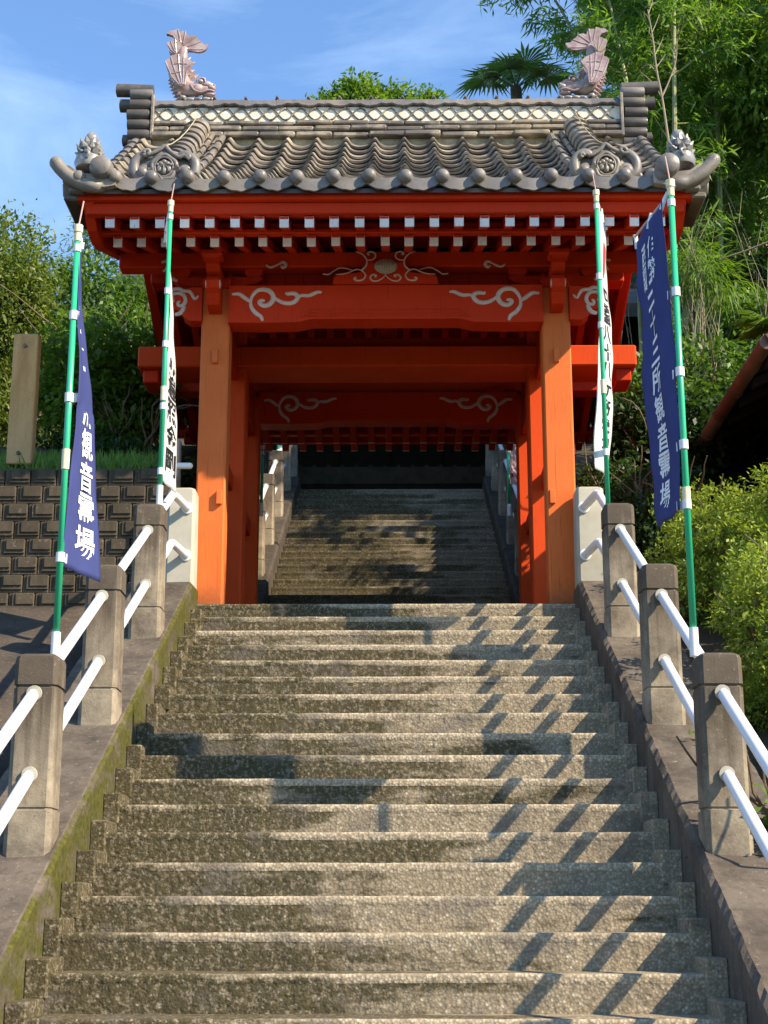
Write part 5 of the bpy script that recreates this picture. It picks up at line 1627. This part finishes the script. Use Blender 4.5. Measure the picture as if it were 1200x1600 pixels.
def blob_points(blobs, n, shell=0.45):
    """points spread through lobes (cx,cy,cz,rx,ry,rz), more of them towards the outside; returns points and outward directions"""
    b = np.array(blobs, float)
    vol = (b[:, 3] * b[:, 4] * b[:, 5]) ** (2 / 3)
    k = rng.choice(len(b), n, p=vol / vol.sum())
    u = unit(n)
    r = (shell + (1 - shell) * rng.random((n, 1)) ** 0.6)
    r = r * (1 + 0.10 * rng.normal(size=(n, 1)))
    P = b[k, :3] + u * r * b[k, 3:6]
    return P, u

def make_lobes(c, R, nl, lr, seed, flat=1.0):
    r = np.random.default_rng(seed)
    out = []
    for i in range(nl):
        d = r.normal(size=3); d /= np.linalg.norm(d)
        f = r.uniform(0.45, 0.92)
        s = lr * r.uniform(0.65, 1.3)
        out.append((c[0] + d[0] * R[0] * f, c[1] + d[1] * R[1] * f, c[2] + d[2] * R[2] * f, s, s, s * flat))
    return out

def foliage(name, parent, blobs, n, ln, wd, mat, shell=0.5, tilt=0.5, clump=6, cr=0.07, bend=0.15, droop=0.0):
    nc = n // clump
    P, u = blob_points(blobs, nc, shell)
    P = np.repeat(P, clump, 0) + rng.normal(size=(nc * clump, 3)) * cr
    u = np.repeat(u, clump, 0)
    m = len(P)
    D = u * (1 - tilt) + unit(m) * tilt + np.array([0, 0, -droop])
    N = unit(m) * 0.7 + np.array([0, 0, 0.8])
    V, F = leaf_quads(P, D, N, ln * rng.uniform(0.6, 1.3, m), wd * rng.uniform(0.7, 1.25, m), bend)
    return obj(name, npmesh(name, V, F, mat), parent, kind='stuff')

def limb(b, p, d, L_, r, depth, rnd, spread=0.6, kids=3, tips=None):
    pts = [np.array(p)]; dd = np.array(d, float)
    n = 5
    for i in range(n):
        dd = dd + rnd.normal(size=3) * 0.16 + np.array([0, 0, 0.05]); dd /= np.linalg.norm(dd)
        pts.append(pts[-1] + dd * L_ / n)
    b.tube(pts, [r * (1 - 0.5 * i / n) for i in range(n + 1)], 7 if r > 0.03 else 5)
    if tips is not None and depth <= 1: tips.append(pts[-1])
    if depth > 0:
        for k in range(kids):
            q = pts[rnd.integers(2, n + 1)]
            nd = dd + rnd.normal(size=3) * spread; nd /= np.linalg.norm(nd)
            limb(b, q, nd, L_ * 0.66, r * 0.52, depth - 1, rnd, spread, kids, tips)

def tree(name, label, base, top, crown, nl, lr, nleaf, ln, wd, mat, group, seed, shell=0.5, trunk_r=0.12, droop=0.1, clump=7, cr=0.08, spread=0.6, flat=0.8):
    t = thing(name, label, 'tree', base, group)
    rnd = np.random.default_rng(seed)
    b = MB()
    bp = np.array(base, float); h = crown[2] - bp[2]
    pts = [bp + np.array([0, 0, -0.15])]
    for i in range(1, 6):
        f = i / 5
        pts.append(bp + (np.array([crown[0], crown[1], crown[2]]) - bp) * f + rnd.normal(size=3) * 0.06)
    b.tube(pts, [trunk_r * (1.25 - 0.6 * i / 5) for i in range(6)], 10)
    b.build('trunk', M['bark'], t, True)
    lb = MB()
    for k in range(6):
        d = rnd.normal(size=3); d[2] = abs(d[2]) * 0.7 + 0.15; d /= np.linalg.norm(d)
        limb(lb, pts[rnd.integers(3, 6)], d, min(top) * 0.42, trunk_r * 0.5, 2, rnd, spread)
    lb.build('limbs', M['bark'], t, True)
    lobes = make_lobes(crown, top, nl, lr, seed, flat)
    foliage('crown', t, lobes, nleaf, ln, wd, mat, shell, 0.6, clump, cr, 0.15, droop)
    return t

# left bank trees
tree('broadleaf_tree', 'dense olive green tree at the left edge behind the tall stone pillar', (-5.1, 5.2, 2.6), (1.35, 1.3, 2.0), (-5.15, 5.6, 4.25), 64, 0.52, 84000, 0.075, 0.034, M['leaf_olive'], 'trees on the left bank', 11, 0.55, 0.17)
tree('feathery_tree', 'airy pale feathery tree showing sky between its sprays, left of the gate', (-5.6, 15.0, 5.0), (1.0, 1.0, 1.5), (-5.35, 15.0, 9.0), 26, 0.36, 6500, 0.16, 0.03, M['leaf_feather'], 'trees on the left bank', 12, 0.35, 0.07, 0.2, 5, 0.12)
tree('crooked_tree', 'tree with bare crooked dark branches close to the left side of the gate', (-3.3, 6.2, 2.7), (0.85, 0.9, 0.9), (-3.55, 6.3, 4.75), 22, 0.34, 11000, 0.09, 0.045, M['leaf_mid'], 'trees on the left bank', 13, 0.4, 0.09, 0.1, 6, 0.07, 0.8)
tree('broadleaf_tree', 'sunlit bright green leafy bush-like tree below the left eave', (-3.0, 3.2, 2.0), (0.75, 0.7, 0.95), (-3.0, 3.2, 2.75), 24, 0.30, 15000, 0.085, 0.045, M['leaf_bright'], 'trees on the left bank', 14, 0.45, 0.06, 0.25, 6, 0.06, 0.8)
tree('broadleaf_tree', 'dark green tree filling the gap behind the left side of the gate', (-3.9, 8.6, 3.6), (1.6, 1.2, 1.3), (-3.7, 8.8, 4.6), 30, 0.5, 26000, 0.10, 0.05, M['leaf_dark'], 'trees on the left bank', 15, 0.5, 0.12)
tree('broadleaf_tree', 'green tree crown showing over the middle of the ridge', (-0.5, 27.5, 5.6), (1.30, 1.0, 0.58), at(562, 180, 27.5), 44, 0.44, 26000, 0.17, 0.08, M['leaf_bright'], 'trees beyond the gate', 16, 0.5, 0.2, 0.1, 7, 0.15)
tree('broadleaf_tree', 'small rounded green tree top just right of the ridge middle', (1.3, 28.5, 5.6), (0.55, 0.5, 0.5), at(668, 178, 28.5), 10, 0.30, 4500, 0.18, 0.08, M['leaf_bright'], 'trees beyond the gate', 17, 0.5, 0.12, 0.1, 7, 0.12)
# low dark shrubs that close the view under the trees
def shrub(label, c, R, nl, lr, n, ln, wd, mat, seed, group=None, name='shrub', shell=0.5, cr=0.05, clump=6, tilt=0.55):
    z = float(terr(c[0], c[1]))
    t = thing(name, label, 'shrub', (c[0], c[1], z), group)
    rnd = np.random.default_rng(seed)
    b = MB()
    for k in range(9):
        d = rnd.normal(size=3); d[2] = abs(d[2]) + 0.7; d /= np.linalg.norm(d)
        limb(b, (c[0] + rnd.normal() * R[0] * 0.25, c[1] + rnd.normal() * R[1] * 0.25, z - 0.05), d, max(R) * 0.9, 0.018, 1, rnd, 0.6, 3)
    b.build('stems', M['stem'], t, True)
    foliage('leaves', t, make_lobes(c, R, nl, lr, seed, 0.75), n, ln, wd, mat, shell, tilt, clump, cr)
    return t
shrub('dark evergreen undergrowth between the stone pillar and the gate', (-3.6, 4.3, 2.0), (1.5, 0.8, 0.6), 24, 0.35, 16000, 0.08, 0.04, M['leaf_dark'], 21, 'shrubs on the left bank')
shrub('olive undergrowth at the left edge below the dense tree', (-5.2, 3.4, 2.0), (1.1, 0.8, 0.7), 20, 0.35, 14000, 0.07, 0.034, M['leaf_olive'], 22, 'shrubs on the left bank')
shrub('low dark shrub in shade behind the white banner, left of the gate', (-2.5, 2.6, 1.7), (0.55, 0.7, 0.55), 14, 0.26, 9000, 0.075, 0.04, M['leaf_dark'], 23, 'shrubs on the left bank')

# grass along the top of the block wall
n = 5200
gx_ = rng.uniform(-6, -1.75, n); gy_ = 0.24 + rng.random(n) ** 1.6 * 1.6
gz_ = terr(gx_, gy_) - 0.02
C = np.stack([gx_, gy_, gz_], 1)
D = rng.normal(size=(n, 3)) * 0.28 + np.array([0, -0.12, 1.0])
V, F = leaf_quads(C, D, unit(n) * 0.4 + np.array([0, -1, 0.1]), rng.uniform(0.07, 0.24, n) * np.where(gy_ < 0.6, 1, 0.8), rng.uniform(0.008, 0.016, n), 0.2)
o = obj('grass', npmesh('grass', V, F, M['grass'])); tagset(o, 'fringe of bright green grass along the top of the block wall', 'grass', None, 'stuff')

# azaleas, right of the steps
AZ = [((2.70, -0.35, 0.16), (0.76, 0.85, 0.76), 'clipped yellow-green azalea nearest the right gate pillar, behind the hanging navy banner'),
      ((3.40, -0.95, 0.20), (1.05, 0.95, 0.98), 'large rounded yellow-green azalea below the red-brown gutter at the right edge'),
      ((2.62, -2.05, -0.72), (0.62, 0.95, 0.72), 'shaded azalea with bare lower twigs just behind the nearer navy banner pole'),
      ((3.25, -3.05, -1.15), (0.85, 0.9, 0.85), 'azalea at the right edge behind the nearest concrete post')]
for i, (c, R, lab) in enumerate(AZ):
    shrub(lab, c, R, 90, 0.165, 30000, 0.042, 0.019, M['leaf_azalea'], 31 + i, 'azaleas right of the steps', 'azalea_bush', 0.70, 0.020, 9, 0.5)
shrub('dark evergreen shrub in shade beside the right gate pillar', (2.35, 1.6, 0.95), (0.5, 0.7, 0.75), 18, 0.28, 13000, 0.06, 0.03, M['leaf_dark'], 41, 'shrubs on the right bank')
shrub('low bright green weeds on the right wall beside the nearest posts', (2.05, -4.15, -2.02), (0.20, 0.75, 0.22), 12, 0.12, 2600, 0.06, 0.035, M['leaf_bright'], 42, None, 'weed_clump')
shrub('small green weed growing from the right wall between two concrete posts', (1.80, -3.15, -1.50), (0.10, 0.14, 0.07), 6, 0.06, 420, 0.05, 0.03, M['leaf_bright'], 43, None, 'weed_clump')
# ivy-clad bank
for i, (c, R, mt, lab) in enumerate([((3.3, 4.6, 2.9), (0.9, 1.2, 0.9), M['leaf_mid'], 'ivy-covered mound on the bank right of the gate, below the bamboo stems'),
                                 ((4.4, 6.2, 4.1), (1.3, 1.4, 1.1), M['leaf_mid'], 'broad leafy mound on the bank above the red-brown gutter'),
                                 ((2.9, 3.3, 2.0), (0.7, 0.9, 0.8), M['leaf_dark'], 'dark leafy mound on the bank close behind the hanging navy banner'),
                                 ((5.6, 8.2, 5.6), (1.5, 1.4, 1.3), M['leaf_dark'], 'dark leafy mound high on the bank at the right edge')]):
    shrub(lab, c, R, 34, 0.36, 17000, 0.085, 0.05, mt, 51 + i, 'shrubs on the right bank')

# ------------------------------------------------------------------ bamboo
def bamboo_mesh(seed, H=9.5, nleaf=1700, lean=0.9, dry=False, br_from=0.34):
    r = np.random.default_rng(seed)
    ax = r.uniform(0, 2 * math.pi)
    pts = []
    for i in range(26):
        f = i / 25
        off = lean * f ** 2.6 * 1.6
        pts.append((math.cos(ax) * off + 0.03 * math.sin(9 * f + seed), math.sin(ax) * off, H * (f - 0.10 * f ** 4)))
    b = MB(); rad = [0.042 * (1 - 0.86 * (i / 25) ** 1.3) for i in range(26)]
    b.tube(pts, rad, 8)
    for i in range(2, 22):
        p = pts[i]; b.tube([(p[0], p[1], p[2] - 0.012), (p[0], p[1], p[2] + 0.012)], rad[i] * 1.16, 8)
    culm = b.mesh('culm', M['deadcane'] if dry else M['culm'], True)
    bb = MB(); P = []; Dv = []
    for i in range(int(25 * br_from), 26):
        for k in range(3 if i > 12 else 2):
            a = r.uniform(0, 2 * math.pi); L_ = r.uniform(0.5, 1.25) * (1.1 - 0.4 * i / 25)
            p0 = np.array(pts[i]); d = np.array([math.cos(a), math.sin(a), r.uniform(0.35, 0.9)]); d /= np.linalg.norm(d)
            q = [p0, p0 + d * L_ * 0.5, p0 + d * L_ * 0.85 + np.array([0, 0, -0.10 * L_]), p0 + d * L_ * 1.1 + np.array([0, 0, -0.35 * L_])]
            bb.tube(q, [0.008, 0.006, 0.004, 0.002], 4)
            m = max(1, int(nleaf / (26 * 0.66 * 2.6)))
            f = r.uniform(0.25, 1.0, m)
            for t_ in f:
                s = t_ * 3; j = min(2, int(s)); P.append(q[j] + (q[j + 1] - q[j]) * (s - j)); Dv.append(d * 0.5)
    br = bb.mesh('branches', M['deadcane'] if dry else M['culm'])
    P = np.array(P) + r.normal(size=(len(P), 3)) * 0.07; Dv = np.array(Dv)
    n = len(P)
    D = Dv + r.normal(size=(n, 3)) * 0.55 + np.array([0, 0, -0.55])
    N = r.normal(size=(n, 3)) * 0.8 + np.array([0, -0.3, 0.6])
    V, F = leaf_quads(P, D, N, r.uniform(0.12, 0.25, n), r.uniform(0.022, 0.036, n), 0.2)
    lf = npmesh('foliage', V, F, M['leaf_dry'] if dry else M['leaf_bamboo'])
    return culm, br, lf
var = [bamboo_mesh(60 + i, 8.6 + 0.45 * i, 3600, 0.5 + 0.3 * i, False, 0.26) for i in range(5)]
def bamboo(label, x, y, v, s, rz, tilt, group='bamboo grove right of the gate', name='bamboo'):
    z = float(terr(x, y)) - 0.1
    t = thing(name, label, 'bamboo', (0, 0, 0), group)
    for nm, me in zip(('culm', 'branches', 'foliage'), v):
        o = bpy.data.objects.new(nm, me); COL.objects.link(o); o.parent = t
        if nm == 'foliage': o['kind'] = 'stuff'
    t.location = (x, y, z); t.rotation_euler = (tilt[0], tilt[1], rz); t.scale = (s, s, s)
    return t
r = np.random.default_rng(5)
nb = 0
for k in range(900):
    x = r.uniform(3.1, 11.0); y = r.uniform(6.0, 15.5)
    if x < 3.2 + 0.10 * (y - 6) or x > 3.0 + y * 0.42: continue
    if nb >= 88: break
    bamboo(('slender green bamboo at the front edge of the grove right of the gate' if y < 9 else 'tall green bamboo deeper in the grove right of the gate'), x, y, var[nb % 5], r.uniform(0.75, 1.12), r.uniform(0, 6.28), (r.normal() * 0.06, r.normal() * 0.06 - 0.02))
    nb += 1
# bare cane stalks low in the grove
can = MB(); can.tube(catmull([(0, 0, 0), (0.03, 0.02, 0.9), (0.12, 0.06, 1.8), (0.22, 0.02, 2.7), (0.50, 0.05, 3.6)], 4), [0.013 - 0.0006 * i for i in range(17)], 6)
for q in ((1.1, 0.4), (2.0, -0.35), (2.7, 0.5), (3.3, -0.4)):
    can.tube([(0.02 + 0.075 * q[0], 0.03, q[0]), (0.02 + 0.08 * q[0] + q[1] * 0.6, 0.05, q[0] + 0.55)], [0.006, 0.002], 4)
cme_ = can.mesh('culm', M['deadcane'], True)
for k in range(60):
    x = r.uniform(3.0, 7.0); y = r.uniform(4.4, 8.5)
    z = float(terr(x, y)) - 0.1
    t = thing('bare_cane', 'thin bare tan cane among the bamboo on the bank right of the gate', 'cane', (0, 0, 0), 'bare canes in the bamboo grove')
    o = bpy.data.objects.new('culm', cme_); COL.objects.link(o); o.parent = t
    t.location = (x, y, z); s = r.uniform(0.45, 0.95); t.scale = (s, s, s); t.rotation_euler = (r.normal() * 0.13, r.normal() * 0.16, r.uniform(0, 6.28))
# the dead stem with bare forked twigs that stands in front of the grove
dt = thing('dead_bamboo', 'dry leafless tan stem with forked twigs standing before the bamboo, right of the fish', 'dead stem', at(1050, 300, 4.6))
b = MB()
Yd = 4.6
def tw(pts, r0, r1, dy=0.0):
    P = catmull([at(a, c, Yd + dy * i) for i, (a, c) in enumerate(pts)], 4); n = len(P)
    b.tube(P, [r0 + (r1 - r0) * i / (n - 1) for i in range(n)], 7)
tw([(1056, 330), (1050, 262), (1043, 210), (1034, 150), (1026, 110), (1020, 60), (1012, 15)], 0.020, 0.006)
tw([(1034, 152), (1046, 125), (1056, 95), (1058, 60)], 0.012, 0.004)
tw([(1034, 152), (1018, 128), (1000, 112)], 0.009, 0.003)
tw([(1028, 115), (1010, 100), (994, 118)], 0.007, 0.003, 0.1)
for (a, c, d, e) in ((1024, 85, 1036, 58), (1022, 70, 1008, 45), (1019, 50, 1030, 22), (1016, 38, 1003, 18), (1025, 95, 1010, 78), (1046, 122, 1060, 110), (1026, 105, 1040, 85), (1013, 22, 1020, -5), (1031, 135, 1016, 100), (1054, 98, 1046, 72)):
    tw([(a, c), ((a + d) / 2 + 2, (c + e) / 2 - 3), (d, e)], 0.006, 0.002, 0.06)
b.build('stem', M['deadcane'], dt, True)
# one long thin bare twig crossing the grove low on the right
lt = thing('bare_twig', 'long pale bare twig slanting across the bank at the right edge', 'twig', at(1150, 395, 4.2))
b = MB(); b.tube([at(1126, 405, 4.2), at(1165, 392, 4.1), at(1206, 376, 4.0)], [0.008, 0.010, 0.012], 6); b.build('stem', M['deadcane'], lt, True)

# leafy tree overhanging at the upper right edge
tree('broadleaf_tree', 'glossy dark green leafy tree at the upper right edge before the bamboo', (6.2, 7.4, 6.0), (0.9, 0.9, 1.5), (5.55, 7.2, 8.9), 26, 0.42, 15000, 0.13, 0.06, M['leaf_bright'], None, 71, 0.5, 0.1, 0.5, 6, 0.09)
# tufts of bamboo grass below the grove
for k, (px, py, Y) in enumerate(((1085, 420, 4.6), (1075, 395, 4.9), (1110, 445, 4.8))):
    c = at(px, py, Y); n = 260
    t = thing('bamboo_grass', ['bright clump of long drooping bamboo-grass blades beside the navy banner pole', 'smaller clump of drooping bamboo-grass blades close under the right eave', 'clump of drooping bamboo-grass blades on the bank right of the navy banner'][k], 'plant', (c[0], c[1], c[2] - 0.6), 'bamboo grass on the right bank')
    b = MB()
    for j in range(9):
        b.tube([(c[0] + random.uniform(-.12, .12), c[1] + random.uniform(-.1, .1), c[2] - 1.0), (c[0] + random.uniform(-.15, .15), c[1], c[2] + random.uniform(-.1, .1))], [0.006, 0.003], 4)
    b.build('stems', M['culm'], t)
    P = np.array(c) + rng.normal(size=(n, 3)) * np.array([0.16, 0.14, 0.10])
    D = (P - np.array(c)) * 3 + rng.normal(size=(n, 3)) * 0.25 + np.array([0, 0, -0.25])
    V, F = leaf_quads(P, D, unit(n) * .4 + np.array([0, -.2, 1.0]), rng.uniform(0.16, 0.34, n), rng.uniform(0.016, 0.028, n), 0.35)
    obj('blades', npmesh('blades', V, F, M['leaf_bright']), t, kind='stuff')

# ------------------------------------------------------------------ fan palms
def fan_palm(label, top, base, fronds, size, mat, seed, nseg=22):
    t = thing('fan_palm', label, 'palm', base)
    rnd = np.random.default_rng(seed)
    b = MB()
    P = catmull([base, ((base[0] + top[0]) / 2 + 0.05, (base[1] + top[1]) / 2, (base[2] + top[2]) / 2), top], 8)
    b.tube(P, [0.16 - 0.05 * i / len(P) for i in range(len(P))], 10); b.build('trunk', M['bark'], t, True)
    for (az, el, L_, droop) in fronds:
        b = MB()
        d = np.array([math.cos(az) * math.cos(el), math.sin(az) * math.cos(el), math.sin(el)])
        tp = np.array(top); hub = tp + d * L_ * size + np.array([0, 0, -droop * 0.3])
        b.tube(catmull([tp, tp + d * L_ * size * 0.6 + np.array([0, 0, 0.05]), hub], 4), 0.018, 6)
        side = np.cross(d, (0, 0, 1)); side /= np.linalg.norm(side); up = np.cross(side, d)
        # the fan opens across the stalk's end; its plane tips forward
        fwd = d * 0.75 - np.array([0, 0, droop]); fwd /= np.linalg.norm(fwd)
        nn = np.cross(side, fwd)
        for k in range(nseg):
            a = math.radians(-130 + 260 * k / (nseg - 1))
            dir_ = fwd * math.cos(a) + side * math.sin(a)
            ln = size * (0.62 + 0.12 * math.cos(a)) * rnd.uniform(0.9, 1.08)
            sd = np.cross(dir_, nn); w = 0.030 * size / 0.8
            tip = hub + dir_ * ln + np.array([0, 0, -0.10 - 0.18 * rnd.random()]) * size * 0.6
            m1 = hub + dir_ * ln * 0.55
            V = [hub, m1 + sd * w + nn * 0.012, m1 - nn * 0.018, m1 - sd * w + nn * 0.012, tip]
            b.add([tuple(v) for v in V], [(0, 1, 2), (0, 2, 3), (1, 4, 2), (2, 4, 3)])
        b.build('frond', mat, t, recalc=False)
    return t
pt = at(806, 138, 15.5)
fan_palm('fan palm rising behind the ridge beside the right-hand fish', pt, (pt[0] + 0.3, 15.6, 5.0),
         [(1.75, 1.2, 0.40, -0.3), (1.2, 1.0, 0.5, -0.1), (2.9, 0.62, 0.60, 0.25), (0.25, 0.75, 0.62, 0.2), (-0.3, 0.35, 0.7, 0.3), (3.5, 0.25, 0.75, 0.45), (-1.2, 0.7, 0.6, 0.3), (-2.0, 0.55, 0.6, 0.4), (1.0, 0.9, 0.6, 0.1), (2.3, 0.8, 0.6, 0.15)], 0.95, M['leaf_palm'], 81)
pt = at(1216, 505, 1.6)
fan_palm('fan palm with stiff pale leaf tips cut off by the right edge above the gutter', pt, (pt[0] + 0.5, 2.2, 0.6),
         [(2.9, 0.35, 0.35, 0.15), (3.6, 0.15, 0.35, 0.3), (2.4, 0.7, 0.4, 0.1), (4.4, 0.3, 0.4, 0.3), (0.5, 0.5, 0.4, 0.3), (5.4, 0.4, 0.4, 0.3)], 0.42, M['leaf_bright'], 82)
